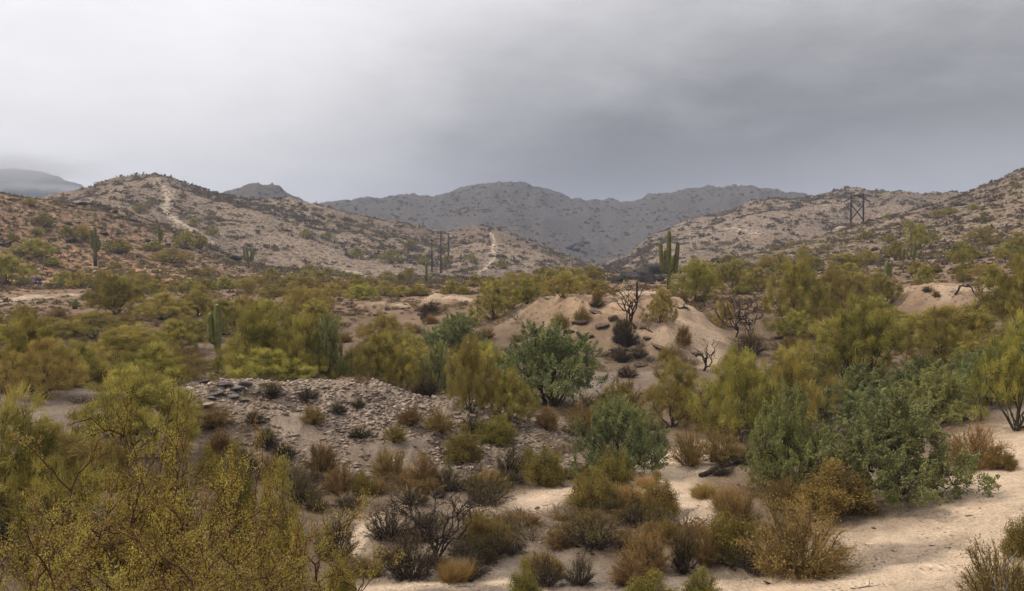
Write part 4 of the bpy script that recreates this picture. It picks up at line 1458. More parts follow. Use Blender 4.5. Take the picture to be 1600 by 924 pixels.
PI = math.pi
saguaro(1045, 452, 363, "tall many-armed saguaro standing on the knoll beside black rocks", ((0.30, 0.79, 0.125, PI), (0.29, 0.80, 0.125, 0.0), (0.36, 0.66, 0.045, PI * 0.92), (0.34, 0.55, 0.055, -0.5), (0.33, 0.575, 0.09, 0.35)), rad=0.27, bare=0.18)
saguaro(149, 416, 357, "slender saguaro with short arms on the open rusty hillside", ((0.46, 0.93, 0.085, PI), (0.42, 0.66, 0.10, 0.0), (0.5, 0.78, 0.06, 0.9)), rad=0.36, bare=0.32)
saguaro(249, 389, 350, "thin greyish saguaro at the dark rocks of the rusty hill crest", ((0.35, 0.72, 0.10, 0.0),), rad=0.30)
saguaro(389, 420, 388, "candelabra saguaro at the rusty hill's lower foot", ((0.4, 0.95, 0.20, PI), (0.4, 0.98, 0.20, 0.0), (0.45, 0.85, 0.10, 2.4), (0.42, 0.9, 0.11, 0.6)), rad=0.24, lean=-0.12)
saguaro(340, 549, 480, "two-stemmed saguaro among the palo verdes of the gully", ((0.20, 0.80, 0.135, PI), (0.42, 0.70, 0.07, PI * 0.8)), rad=0.26)
saguaro(1385, 438, 411, "short thick twin cactus poking out of palo verdes on the plateau", ((0.12, 0.92, 0.16, 0.0),), rad=0.32)
saguaro(1428, 410, 380, "thin saguaro at the foot of the stony hillside with spindly arms", ((0.3, 0.66, 0.16, PI), (0.28, 0.6, 0.30, 0.0), (0.3, 0.72, 0.08, 0.4)), rad=0.22)
saguaro(1411, 406, 390, "short stout saguaro beside the thin spindly one", (), rad=0.30)
saguaro(666, 442, 412, "dark leafless saguaro spear in front of the three poles", (), rad=0.24, bare=0.6)
saguaro(661, 358, 347, "tiny saguaro on the skyline above the three poles", (), rad=0.35)
saguaro(655, 358, 350, "tiniest saguaro on the skyline beside its taller twin", (), rad=0.40)
saguaro(423, 336, 319, "distant thin saguaro near the pale hill's skyline", (), rad=0.35)
saguaro(117, 483, 470, "dark stubby cactus at the end of the hikers' trail", (), rad=0.30, bare=0.9)


# ------------------------------------------------------------------ dead wood
def deadwood(px, base, top, label, seed, mat, limbs=6, spread=0.8, name='dead_tree', lean=0.0, d=None, r0=0.09, kids=4, group=None, cat='dead tree', twigs=6, wig=0.06):
    """a bare tree: a trunk and its limbs, each limb a part with its own forks"""
    rng = np.random.default_rng(seed)
    P = on(px, d) if d else at(px, base)
    h = float(ray(px, top)[1] * math.hypot(P.x, P.y) - P.z)
    r = empty(name, P)
    tag(r, label, cat, group)
    g = Geo()
    tp = bend((0, 0, -0.15), (lean * h, 0, h * 0.42), 6, 0.0, rng, wig)
    g.tube(tp, np.linspace(r0, r0 * 0.7, 6), 7)
    link('trunk', g.mesh(name + '_trunk', mat), r)
    for i in range(limbs):
        a = 2 * PI * (i + rng.uniform(-.3, .3)) / limbs
        k = int(rng.integers(2, 6))
        hh = h * rng.uniform(0.62, 1.0) if i else h
        e = np.array([lean * h + math.cos(a) * spread * h * rng.uniform(0.35, 0.6), math.sin(a) * spread * h * rng.uniform(0.3, 0.6), hh])
        p = bend(tp[k], e, 8, rng.uniform(-0.04, 0.10), rng, wig)
        lg = Geo()
        lg.tube(p, np.linspace(r0 * 0.6, r0 * 0.14, 8), 5)
        for j in range(kids):
            q = int(rng.integers(2, 7))
            dv = (p[min(q + 1, 7)] - p[q])
            dv = dv / np.linalg.norm(dv) + rng.normal(size=3) * 0.75 + np.array([0, 0, 0.15])
            dv /= np.linalg.norm(dv)
            s = bend(p[q], p[q] + dv * h * rng.uniform(0.14, 0.34), 5, 0.0, rng, wig)
            lg.tube(s, np.linspace(r0 * 0.26, r0 * 0.08, 5), 4)
            for m in range(twigs):
                d2 = dv + rng.normal(size=3) * 0.7
                d2 /= np.linalg.norm(d2)
                b = s[int(rng.integers(1, 5))]
                lg.tube(bend(b, b + d2 * h * rng.uniform(0.05, 0.13), 4, 0, rng, wig), np.linspace(r0 * 0.10, r0 * 0.04, 4), 3)
        link('limb', lg.mesh(name + '_limb', mat), r)
    return r


deadwood(991, 514, 440, "charred bare tree with crooked limbs on top of the knoll", 21, M['char'], limbs=7, spread=0.8, r0=0.10, lean=-0.12, twigs=5)
deadwood(1152, 528, 452, "bare grey spreading shrub on the plateau edge beyond the knoll", 22, M['char'], limbs=10, spread=1.25, r0=0.07, kids=6, cat='dead shrub', name='dead_shrub', twigs=8)
deadwood(1170, 530, 478, "smaller bare grey shrub beside the spreading one beyond the knoll", 32, M['char'], limbs=8, spread=1.2, r0=0.05, kids=5, cat='dead shrub', name='dead_shrub', twigs=8)
deadwood(1102, 580, 533, "small charred tree stump with two branches at the knoll's foot", 23, M['char'], limbs=5, spread=1.1, r0=0.085, twigs=5, kids=3)
deadwood(1484, 945, 874, "grey weathered snag rising beside the orange-brown corner shrub", 27, M['grey_wood'], limbs=3, spread=0.55, name='dead_snag', lean=0.2, d=13.0, r0=0.055, kids=2, twigs=1, cat='snag')
deadwood(682, 890, 778, "bare-branched bush with forked dark stems on the open flat", 24, M['dk_stem'], limbs=11, spread=1.25, r0=0.05, kids=9, cat='bush', name='bare_bush', twigs=12, wig=0.05)
deadwood(1225, 690, 600, "dark bare stems standing within the wide feathery palo verdes", 28, M['char'], limbs=6, spread=1.0, r0=0.05, kids=4, cat='dead shrub', name='dead_shrub')
# dark brush standing in for the knoll's dark eroded face under the dead tree
plant('dk', 950, 996, 486, 536, "dark brush standing in for the dark eroded face under the charred bare tree", "shrubs on the knoll")
plant('lo', 955, 1000, 500, 540, "lower dark brush standing in for the dark eroded face below the charred tree", "shrubs on the knoll")


def log_at(x0, y0, x1, y1, rad, label, mat, name='fallen_log', arch=0.0, n=9, twigs=8, seed=3, group=None):
    rng = np.random.default_rng(seed)
    a, b = at(x0, y0), at(x1, y1)
    t = np.linspace(0, 1, n)
    p = np.array([tuple(a.lerp(b, k)) for k in t])
    p[:, 2] = np.maximum(p[:, 2], H(p[:, 0], p[:, 1])) + rad * 0.55 + arch * 4 * t * (1 - t)
    p[1:-1] += rng.normal(size=(n - 2, 3)) * rad * 0.5
    o = np.array(tuple(a))
    r = empty(name, a)
    tag(r, label, 'log', group)
    g = Geo()
    g.tube(p - o, rad * np.interp(t, [0, 0.3, 1], [1.1, 1.0, 0.5]), 8)
    link('trunk', g.mesh(name + '_trunk', mat), r)
    for k in range(2):
        g = Geo()
        q = p[n // 3 + k * (n // 3)] - o
        dv = rng.normal(size=3) * 0.5 + np.array([0.5 - k, 0, 0.35])
        main = bend(q, q + dv * rad * 9, 6, 0.05, rng, 0.06)
        g.tube(main, np.linspace(rad * 0.3, rad * 0.08, 6), 5)
        for m in range(twigs):
            q = main[int(rng.integers(1, 6))]
            dv = rng.normal(size=3) * 0.6 + np.array([0, 0, 0.15])
            g.tube(bend(q, q + dv * rad * 4, 4, 0.05, rng, 0.06), np.linspace(rad * 0.12, rad * 0.05, 4), 4)
        link('branch', g.mesh(name + '_branch', mat), r)


log_at(1094, 746, 1168, 722, 0.09, "dark fallen log with a brushy end on pale sand behind golden grass", M['char'], arch=0.12)
log_at(1110, 722, 1165, 716, 0.09, "thinner dark limb lying behind the fallen log", M['char'], seed=5, arch=0.15)
log_at(1492, 462, 1526, 464, 0.08, "arching dead limb on the pale gravel mound", M['char'], arch=0.7, seed=6)
log_at(1000, 514, 1020, 520, 0.06, "thin dead branch lying on the knoll", M['char'], seed=8)
log_at(1060, 482, 1078, 486, 0.08, "short dead log on the knoll's pale eroded shoulder", M['char'], seed=9, twigs=2)
log_at(1330, 922, 1400, 915, 0.03, "thin dry stick on the sand near the lower edge", M['grey_wood'], seed=10, twigs=3)
# wooden post behind the dead tree
P = at(995, 466)
r = tag(empty('wooden_post', P), "rust-dark wooden post standing behind the charred bare tree", 'post')
g = Geo()
g.tube([(0, 0, -0.2), (0.01, 0, 0.6), (0.0, 0.01, 1.15)], (0.085, 0.08, 0.075), 8)
link('shaft', g.mesh('post_shaft', M['pole_wood']), r)
g = Geo()
g.tube([(0, 0.01, 1.15), (0, 0.01, 1.19)], (0.085, 0.06), 8)
link('cap', g.mesh('post_cap', M['grey_wood']), r)


# ------------------------------------------------------------------ power line
def utility_pole(px, base, top, label, rad=0.28):
    P = at(px, base)
    h = float(ray(px, top)[1] * math.hypot(P.x, P.y) - P.z)
    r = tag(empty('utility_pole', P), label, 'pole', "wooden poles on the hillside")
    g = Geo()
    g.tube([(0, 0, -0.5), (0, 0, h * 0.5), (0, 0, h)], (rad, rad * 0.85, rad * 0.7), 9)
    link('shaft', g.mesh('pole_shaft', M['pole_wood']), r)
    g = Geo()
    g.box((0, -rad * 0.9, h - 0.35), (1.1, 0.14, 0.18))
    link('crossarm', g.mesh('pole_crossarm', M['pole_wood']), r)
    for s in (-0.42, 0.42):
        g = Geo()
        g.tube([(s, -rad * 0.9, h - 0.27), (s, -rad * 0.9, h - 0.15), (s, -rad * 0.9, h - 0.02)], (0.05, 0.11, 0.05), 7)
        link('insulator', g.mesh('pole_insulator', M['grey_wood']), r)


utility_pole(675, 427, 374, "westernmost and lowest of three dark wooden poles on the pale hillside")
utility_pole(689, 427, 361, "middle and tallest of three dark wooden poles on the pale hillside")
utility_pole(700.5, 412, 364, "easternmost of three dark wooden poles, standing farther uphill")

mid = on(1338, 361)
dist = math.hypot(mid.x, mid.y)
zt = float(ray(1337, 303)[1] * dist)
r = tag(empty('power_line_frame', mid), "dark wooden twin-pole power line frame with crossed braces on the hill crest", 'power pole')
w2 = 9.4 / FPX * dist
zb = float(H(mid.x, mid.y))
hh = zt - zb
for s in (-1, 1):
    g = Geo()
    low = float(H(mid.x + s * w2, mid.y)) - zb - 0.6
    g.tube([(s * w2, 0, low), (s * w2 * 0.97, 0, hh * 0.5), (s * w2 * 0.93, 0, hh)], (0.34, 0.30, 0.26), 9)
    link('pole', g.mesh('frame_pole', M['pole_wood']), r)
g = Geo()
g.box((0, -0.33, hh - 0.55), (w2 * 2.15, 0.18, 0.30))
link('crossarm', g.mesh('frame_crossarm', M['pole_wood']), r)
for s in (-1, 1):
    g = Geo()
    g.tube([(s * 0.15, 0.36, hh - 0.55), (s * w2 * 2.0, 0.36, hh * 0.77)], (0.24, 0.2), 6)
    link('sloping_arm', g.mesh('frame_sloping_arm', M['pole_wood']), r)
    g = Geo()
    g.tube([(s * w2 * 0.95, -0.30 * s, hh * 0.68), (-s * w2 * 0.96, -0.30 * s, hh * 0.24)], (0.2, 0.2), 6)
    link('brace', g.mesh('frame_brace', M['pole_wood']), r)
    g = Geo()
    g.tube([(s * w2 * 1.95, 0.36, hh * 0.775), (s * w2 * 1.95, 0.36, hh * 0.70)], (0.12, 0.16), 8)
    link('insulator', g.mesh('frame_insulator', M['grey_wood']), r)


# ------------------------------------------------------------------ hikers
def flat_mat(name, c, rough=0.8):
    m, nt, out = new_mat(name)
    p = nt.node('ShaderNodeBsdfPrincipled')
    tc = nt.node('ShaderNodeTexCoord')
    n = nt.noise(tc.outputs['Object'], 22.0, 3.0)
    nt.put(p.inputs['Base Color'], nt.mix(n, (*[x * 0.8 for x in c], 1), (*[min(1, x * 1.2) for x in c], 1)))
    p.inputs['Roughness'].default_value = rough
    nt.l.new(p.outputs[0], out.inputs['Surface'])
    return m


def skinned(name, joints, edges, mat, parent, sub=1):
    me = bpy.data.meshes.new(name)
    me.from_pydata([j[:3] for j in joints], edges, [])
    o = link(name, me, parent)
    md = o.modifiers.new("skin", 'SKIN')
    sv = me.skin_vertices[0].data
    for i, j in enumerate(joints):
        sv[i].radius = (j[3], j[3])
    sv[0].use_root = True
    o.modifiers.new("smooth", 'SUBSURF').levels = sub
    o.modifiers["smooth"].render_levels = sub
    me.materials.append(mat)
    return o


def hiker(px, base, label, turn, jacket, legs, stride):
    P = at(px, base)
    r = tag(empty('person', P), label, 'person', "hikers on the trail")
    r.rotation_euler = (0, 0, turn)
    skin = flat_mat("skin", (0.45, 0.27, 0.19))
    J, E = [], []

    def j(x, y, z, rad, prev=None):
        J.append((x, y, z, rad))
        if prev is not None:
            E.append((prev, len(J) - 1))
        return len(J) - 1
    pel = j(0, 0, 0.93, 0.13)
    ch = j(0, 0.02, 1.28, 0.15, pel)
    nk = j(0, 0.03, 1.47, 0.055, ch)
    hd = j(0, 0.05, 1.58, 0.085, nk)
    j(0, 0.045, 1.69, 0.075, hd)
    j(0, 0.15, 1.575, 0.02, hd)          # nose
    for s in (-1, 1):
        hip = j(s * 0.09, 0, 0.86, 0.09, pel)
        kn = j(s * 0.10, s * stride * 0.6 + 0.04, 0.48, 0.058, hip)
        an = j(s * 0.10, s * stride - 0.03, 0.08, 0.04, kn)
        j(s * 0.11, s * stride + 0.14, 0.03, 0.035, an)
        sh = j(s * 0.19, 0.02, 1.40, 0.062, ch)
        el = j(s * 0.26, -0.02 - s * stride * 0.3, 1.13, 0.045, sh)
        wr = j(s * 0.22, 0.20 - s * stride * 0.3, 1.00, 0.03, el)
        pm = j(s * 0.21, 0.27 - s * stride * 0.3, 0.97, 0.032, wr)
        for f in range(4):
            f1 = j(s * 0.21 + (f - 1.5) * 0.018, 0.33 - s * stride * 0.3, 0.955 - 0.005 * abs(f - 1.4), 0.009, pm)
            j(s * 0.21 + (f - 1.5) * 0.019, 0.355 - s * stride * 0.3, 0.925, 0.008, f1)
        t1 = j(s * 0.17, 0.29 - s * stride * 0.3, 0.975, 0.010, pm)
        j(s * 0.165, 0.325 - s * stride * 0.3, 0.96, 0.009, t1)
    skinned('body', J, E, skin, r, 1)
    # clothing as its own layers
    skinned('jacket', [(0, 0, 0.90, 0.155), (0, 0.02, 1.28, 0.185), (0, 0.02, 1.44, 0.09)] + [(s * 0.2, 0.02, 1.40, 0.085) for s in (-1, 1)] + [(s * 0.265, -0.02 - s * stride * 0.3, 1.13, 0.066) for s in (-1, 1)] + [(s * 0.225, 0.17 - s * stride * 0.3, 1.01, 0.05) for s in (-1, 1)],
            [(0, 1), (1, 2), (1, 3), (1, 4), (3, 5), (4, 6), (5, 7), (6, 8)], jacket, r)
    skinned('shorts' if legs[1] else 'trousers', [(0, 0, 0.93, 0.145)] + [(s * 0.09, 0, 0.85, 0.105) for s in (-1, 1)] + [(s * 0.10, s * stride * 0.55 + 0.03, 0.52, 0.085) for s in (-1, 1)] + ([] if legs[1] else [(s * 0.10, s * stride - 0.03, 0.12, 0.06) for s in (-1, 1)]),
            [(0, 1), (0, 2), (1, 3), (2, 4)] + ([] if legs[1] else [(3, 5), (4, 6)]), legs[0], r)
    skinned('hair', [(0, 0.0, 1.66, 0.07), (0, 0.03, 1.72, 0.075), (0, -0.03, 1.58, 0.045)], [(0, 1), (0, 2)], M['char'], r)
    skinned('backpack', [(0, -0.22, 1.05, 0.13), (0, -0.24, 1.25, 0.15), (0, -0.22, 1.42, 0.10)], [(0, 1), (1, 2)], M['char'], r)


navy = flat_mat("blue_cloth", (0.03, 0.045, 0.28))
dusk = flat_mat("dark_cloth", (0.035, 0.035, 0.05))
hiker(56.0, 450.5, "person in a blue top and shorts walking on the trail with a dark pack", R(150), navy, (dusk, True), 0.16)
hiker(62.5, 451.0, "person in dark jacket and blue trousers walking close behind another on the trail", R(170), dusk, (navy, False), 0.14)


# ------------------------------------------------------------------ rocks
ROCK = {m: [mesh_np("stone", *stone(700 + 17 * k + len(m), 0.62 if m != 'rock_grey' else 0.42), (M[m],)) for k in range(6)] for m in ('rock_dark', 'rock_grey', 'rock_pale', 'rock_brown')}


def rock(px, py, wpx, hpx, m, label, group, rng=random, sink=0.3):
    P = at(px, py)
    o = link('rock', rng.choice(ROCK[m]))
    dist = math.hypot(P.x, P.y)
    w, h = wpx / FPX * dist, hpx / FPX * dist
    o.scale = (w * 0.85, w * rng.uniform(0.7, 1.0), h / 0.55)
    o.rotation_euler = (rng.uniform(-.25, .25), rng.uniform(-.25, .25), rng.uniform(-0.6, 0.6))
    o.location = P + Vector((0, 0, h * (0.5 - sink)))
    q = o.location
    return tag(o, place_words(label, q.x, q.y, q.z), 'rock', group)


def outcrop(rows, m, label, group, seed=1):
    rng = random.Random(seed)
    for (px, py, w, h) in rows:
        if m == 'rock_dark':
            w, h = (w * 1.15, h * 1.5) if 'saguaro' in label else (w * 0.85, h)
        rock(px, py, w, h, m, label, group, rng)


outcrop([(963, 442, 18, 10)], 'rock_dark', "separate dark boulder at the low end of the outcrop by the tall saguaro", "rocks by the tall saguaro", 2)
outcrop([(985, 438, 32, 14), (1004, 434, 30, 16), (1012, 442, 26, 12), (1024, 429, 28, 13), (994, 428, 18, 8), (1030, 440, 16, 10), (1036, 425, 14, 9), (1018, 420, 22, 7)], 'rock_dark', "black varnished rock in the outcrop beside the tall saguaro", "rocks by the tall saguaro", 3)
outcrop([(905, 505, 30, 10), (930, 490, 26, 8), (1030, 545, 26, 8), (1012, 530, 18, 7), (1070, 520, 16, 7), (945, 556, 28, 10), (1000, 572, 28, 9), (890, 520, 24, 8), (1055, 562, 20, 8), (870, 502, 20, 7), (985, 548, 26, 11), (962, 552, 30, 12), (918, 528, 24, 9), (940, 512, 28, 10), (958, 500, 24, 12), (976, 508, 22, 12),
         (968, 520, 30, 14), (1090, 555, 18, 8), (1215, 530, 26, 9), (1235, 524, 20, 8), (1205, 545, 18, 7), (672, 482, 18, 7), (660, 492, 20, 7), (684, 490, 16, 6), (588, 494, 16, 5)], 'rock_brown', "brown ledge rock breaking out of bare eroded soil", "brown ledge rocks", 14)
outcrop([(1118, 409, 18, 9), (1130, 411, 24, 11), (1147, 413, 14, 9)], 'rock_dark', "dark boulder in the small group beyond the round yellow-brown palo verde", "rocks on the plateau", 4)
outcrop([(110, 323, 16, 5), (126, 321, 22, 7), (140, 321, 18, 6), (150, 324, 14, 5), (166, 330, 20, 7), (178, 333, 16, 7), (205, 345, 18, 6), (190, 340, 14, 5), (216, 348, 12, 5), (230, 378, 16, 6), (245, 382, 14, 6), (262, 384, 16, 5), (286, 388, 18, 7),
         (160, 366, 16, 5), (110, 378, 22, 6), (12, 382, 22, 6), (4, 384, 14, 5), (185, 396, 16, 5), (366, 406, 26, 7), (252, 492, 10, 6), (118, 480, 12, 5), (280, 472, 10, 4)], 'rock_dark', "dark rock showing through the rusty hillside", "dark rocks of the rusty hillside", 5)
outcrop([(1388, 378, 18, 7), (1400, 372, 20, 7), (1412, 367, 16, 6), (1424, 362, 14, 5), (1395, 384, 14, 6), (1436, 355, 14, 5), (1496, 322, 18, 6), (1506, 321, 12, 5), (1470, 334, 12, 5), (1366, 392, 12, 8)], 'rock_dark', "dark rock in the broken ledge across the stony hillside", "ledge rocks of the stony hillside", 6)
outcrop([(1528, 528, 26, 9), (1520, 534, 20, 8), (1540, 520, 18, 8), (1362, 380, 10, 8)], 'rock_dark', "dark ledge rock on the gravel slope below the arching dead limb", "ledge rocks of the gravel slope", 7)
outcrop([(890, 388, 26, 8), (905, 384, 24, 8), (916, 381, 18, 6), (900, 392, 20, 6)], 'rock_dark', "far dark outcrop rock in the valley below the bluish ridge", "valley outcrop rocks", 8)
outcrop([(272, 598, 26, 10), (285, 592, 22, 8), (300, 604, 30, 10), (318, 600, 26, 10), (290, 612, 26, 9), (350, 604, 34, 13), (370, 610, 30, 12), (340, 616, 26, 10), (386, 602, 26, 10), (362, 622, 26, 10), (330, 624, 24, 8), (345, 584, 20, 8), (324, 578, 26, 8),
         (380, 628, 20, 9), (400, 614, 22, 9), (310, 650, 18, 7), (326, 700, 26, 9), (340, 706, 22, 8), (314, 710, 20, 7), (300, 676, 18, 7), (360, 660, 16, 6)], 'rock_grey', "grey layered rock slab beside the big yellow-olive palo verde", "grey rock slabs", 9)
outcrop([(318, 636, 40, 9)], 'rock_pale', "whitish flat rock slab below the grey layered rocks", "grey rock slabs", 10)
outcrop([(752, 648, 12, 9), (760, 656, 12, 8), (768, 662, 14, 9), (758, 668, 16, 10), (748, 676, 16, 10), (742, 684, 14, 9), (778, 666, 12, 7), (790, 662, 12, 6), (800, 665, 14, 7), (815, 668, 10, 6), (735, 664, 12, 7), (730, 690, 14, 8), (765, 690, 16, 8)], 'rock_pale', "whitish stone in the broken line at the mound's low end", "pale stones of the mound", 11)


# ------------------------------------------------------------------ what fills the rest
def sector(n, d0, d1, rng, a0=-31.0, a1=31.0, dpow=1.0):
    """random points of the ground in a sector, even by area (dpow 1) or denser near (less)"""
    u = rng.random(n)
    e = dpow + 1
    d = (d0 ** e + (d1 ** e - d0 ** e) * u) ** (1 / e)
    a = np.radians(rng.uniform(a0, a1, n))
    return d * np.sin(a), d * np.cos(a), d, a


def seen(x, y, z):
    """whether the camera has a clear line to these points (bushes and all left out)"""
    px, py = project(x, y, z)
    az = np.arctan2(x, y)
    j = np.clip(np.searchsorted(AZ, az) - 1, 0, len(AZ) - 1)
    i = np.clip(row_of(np.hypot(x, y)).astype(int) - 1, 0, NR - 1)
    return (py <= HOR[i, j] + 0.5) & (px > -10) & (px < 1610) & (py < 935)


def near_d(a):
    return np.interp(a, AZ, c_near[0])


def mid_d(a):
    return np.interp(a, AZ, c_mid[0])


# the shrubs that dot the hills: the largest in view are objects, the others one mass
TUFT = []
rngt = np.random.default_rng(900)
for k in range(6):
    v, f = tuft(rngt, 150, 0.055)
    TUFT.append((v, f))
TUFT_ME = [mesh_np("hill_shrub", v, f, (M['scrub'],), tone=np.repeat(np.clip(rngt.normal(size=len(f)) * 0.25 + t, 0, 1), 3)) for (v, f), t in zip(TUFT, (0.15, 0.3, 0.45, 0.6, 0.8, 0.35))]
SMALL = []
for k in range(10):
    SMALL.append(tuft(rngt, 14, 0.19))
BIGS = []
for k in range(6):
    BIGS.append(tuft(rngt, 34, 0.12))

rng = np.random.default_rng(31)
cand = []           # x, y, size, zone
ZN = ["small dark shrub dotting the rusty hillside", "small dark shrub dotting the stony hillside", "small shrub dotting the pale hill with the trail", "small shrub dotting the pale far slope behind the power line frame", "shrub speck on the bluish ridge", "low brown shrub of the scrub belt"]


def dots(n, d0, d1, s0, s1, zone, a0=-31, a1=31, keep=None, clump=0.0, dpow=1.0):
    x, y, d, a = sector(n, d0, d1, rng, a0, a1, dpow)
    s = s0 + (s1 - s0) * rng.random(n) ** 4.5
    ok = np.ones(n, bool)
    if keep is not None:
        ok &= keep(x, y, d, a)
    if clump:
        # thicker in the gullies than on the ribs between them
        ok &= fbm(x, y, 42.0, 4, seed=5, ridged=True) < 0.66 + 0.22 * rng.normal(size=n) * 0.8
        ok &= fbm(x, y, 30.0, 3, seed=33) > clump * rng.uniform(0.6, 1.25, n)
    for t in np.nonzero(ok)[0]:
        cand.append((x[t], y[t], s[t], zone))


dots(10000, 150, 262, 0.5, 1.5, 0, -31, 0, lambda x, y, d, a: d < near_d(a) * 1.03)
dots(9000, 150, 390, 0.5, 2.0, 1, 4, 31, lambda x, y, d, a: d < near_d(a) * 1.03)
dots(24000, 270, 490, 0.5, 3.2, 2, -31, 8, lambda x, y, d, a: (d > near_d(a)) & (d < mid_d(a) * 1.03), 0.22)
dots(18000, 300, 620, 0.6, 3.4, 3, 5, 31, lambda x, y, d, a: (d > near_d(a)) & (d < mid_d(a) * 1.03), 0.22)
dots(15000, 560, 1130, 1.1, 4.2, 4, -20, 20, lambda x, y, d, a: d > mid_d(a) * 1.05, 0.28)
dots(5200, 88, 180, 0.4, 1.2, 5, -31, 31)
C = np.array(cand)
C_z = H(C[:, 0], C[:, 1])
C_d = np.hypot(C[:, 0], C[:, 1])
trail_free = np.ones(len(C), bool)
for name, P3, W in trail_lines:
    for k in range(len(P3) - 1):
        p, q = np.array(P3[k][:2]), np.array(P3[k + 1][:2])
        t = np.clip(((C[:, :2] - p) @ (q - p)) / max((q - p) @ (q - p), 1e-6), 0, 1)
        trail_free &= np.linalg.norm(C[:, :2] - p - t[:, None] * (q - p), axis=1) > max(W[k], W[k + 1]) * 1.1
smp = SAND[np.clip(row_of(C_d).astype(int), 0, NR - 1), np.clip(np.searchsorted(AZ, np.arctan2(C[:, 0], C[:, 1])), 0, len(AZ) - 1)]
trail_free &= (smp < 0.35) | (rng.random(len(C)) < 0.12)
vis = seen(C[:, 0], C[:, 1], C_z + C[:, 2] * 0.5) & trail_free
C, C_z, C_d = C[vis], C_z[vis], C_d[vis]
app = C[:, 2] / C_d
order = np.argsort(-app)
ind = order[:285]
rest = order[285:]
for t in ind:
    z = int(C[t, 3])
    o = link('hill_shrub', TUFT_ME[int(rng.integers(6))])
    s = C[t, 2]
    o.location = (C[t, 0], C[t, 1], C_z[t] - 0.03)
    o.scale = (s * 1.15, s * 1.15, s * rng.uniform(0.75, 1.15))
    o.rotation_euler = (0, 0, rng.uniform(0, 6.28))
    tag(o, place_words(ZN[z], C[t, 0], C[t, 1], C_z[t]), 'shrub', "shrubs scattered over the hills")


def mass(name, pts, zs, sizes, lib, mat, tone_fn, squash=(0.75, 1.15), seed=0):
    rg = np.random.default_rng(seed)
    vs, fs, ts, n = [], [], [], 0
    pick = rg.integers(0, len(lib), len(pts))
    for k in range(len(lib)):
        sel = np.nonzero(pick == k)[0]
        if not len(sel):
            continue
        v, f = lib[k]
        a = rg.uniform(0, 6.28, len(sel))
        s = sizes[sel]
        x = (v[None, :, 0] * np.cos(a)[:, None] - v[None, :, 1] * np.sin(a)[:, None]) * s[:, None] * 1.25 + pts[sel, 0][:, None]
        y = (v[None, :, 0] * np.sin(a)[:, None] + v[None, :, 1] * np.cos(a)[:, None]) * s[:, None] * 1.25 + pts[sel, 1][:, None]
        z = v[None, :, 2] * (s * rg.uniform(*squash, len(sel)))[:, None] + zs[sel][:, None]
        vs.append(np.stack([x, y, z], -1).reshape(-1, 3))
        fs.append((f[None] + (np.arange(len(sel)) * len(v))[:, None, None]).reshape(-1, 3) + n)
        tn = tone_fn(sel, rg)
        ts.append(np.clip(np.repeat(tn, len(v)) + rg.normal(size=len(sel) * len(v)) * 0.06, 0, 1))
        n += len(sel) * len(v)
    o = link(name, mesh_np(name, np.concatenate(vs), np.concatenate(fs), (mat,), tone=np.concatenate(ts)))
    return tag(o, kind='stuff')


near_r = np.array([t for t in rest if app[t] > 0.0028])
far_r = np.array([t for t in rest if app[t] <= 0.0028])
for nm, sel, lib in (('hillside_scrub', near_r, BIGS), ('distant_scrub', far_r, SMALL)):
    P2 = C[sel, :2]
    tn = np.clip(0.25 + (fbm(P2[:, 0], P2[:, 1], 60, 3, seed=44) - 0.5) * 0.9 + rng.normal(size=len(sel)) * 0.22, 0, 1)
    mass(nm, P2, C_z[sel] - 0.03, C[sel, 2], lib, M['scrub'], lambda s, rg, tn=tn: tn[s], seed=len(sel))


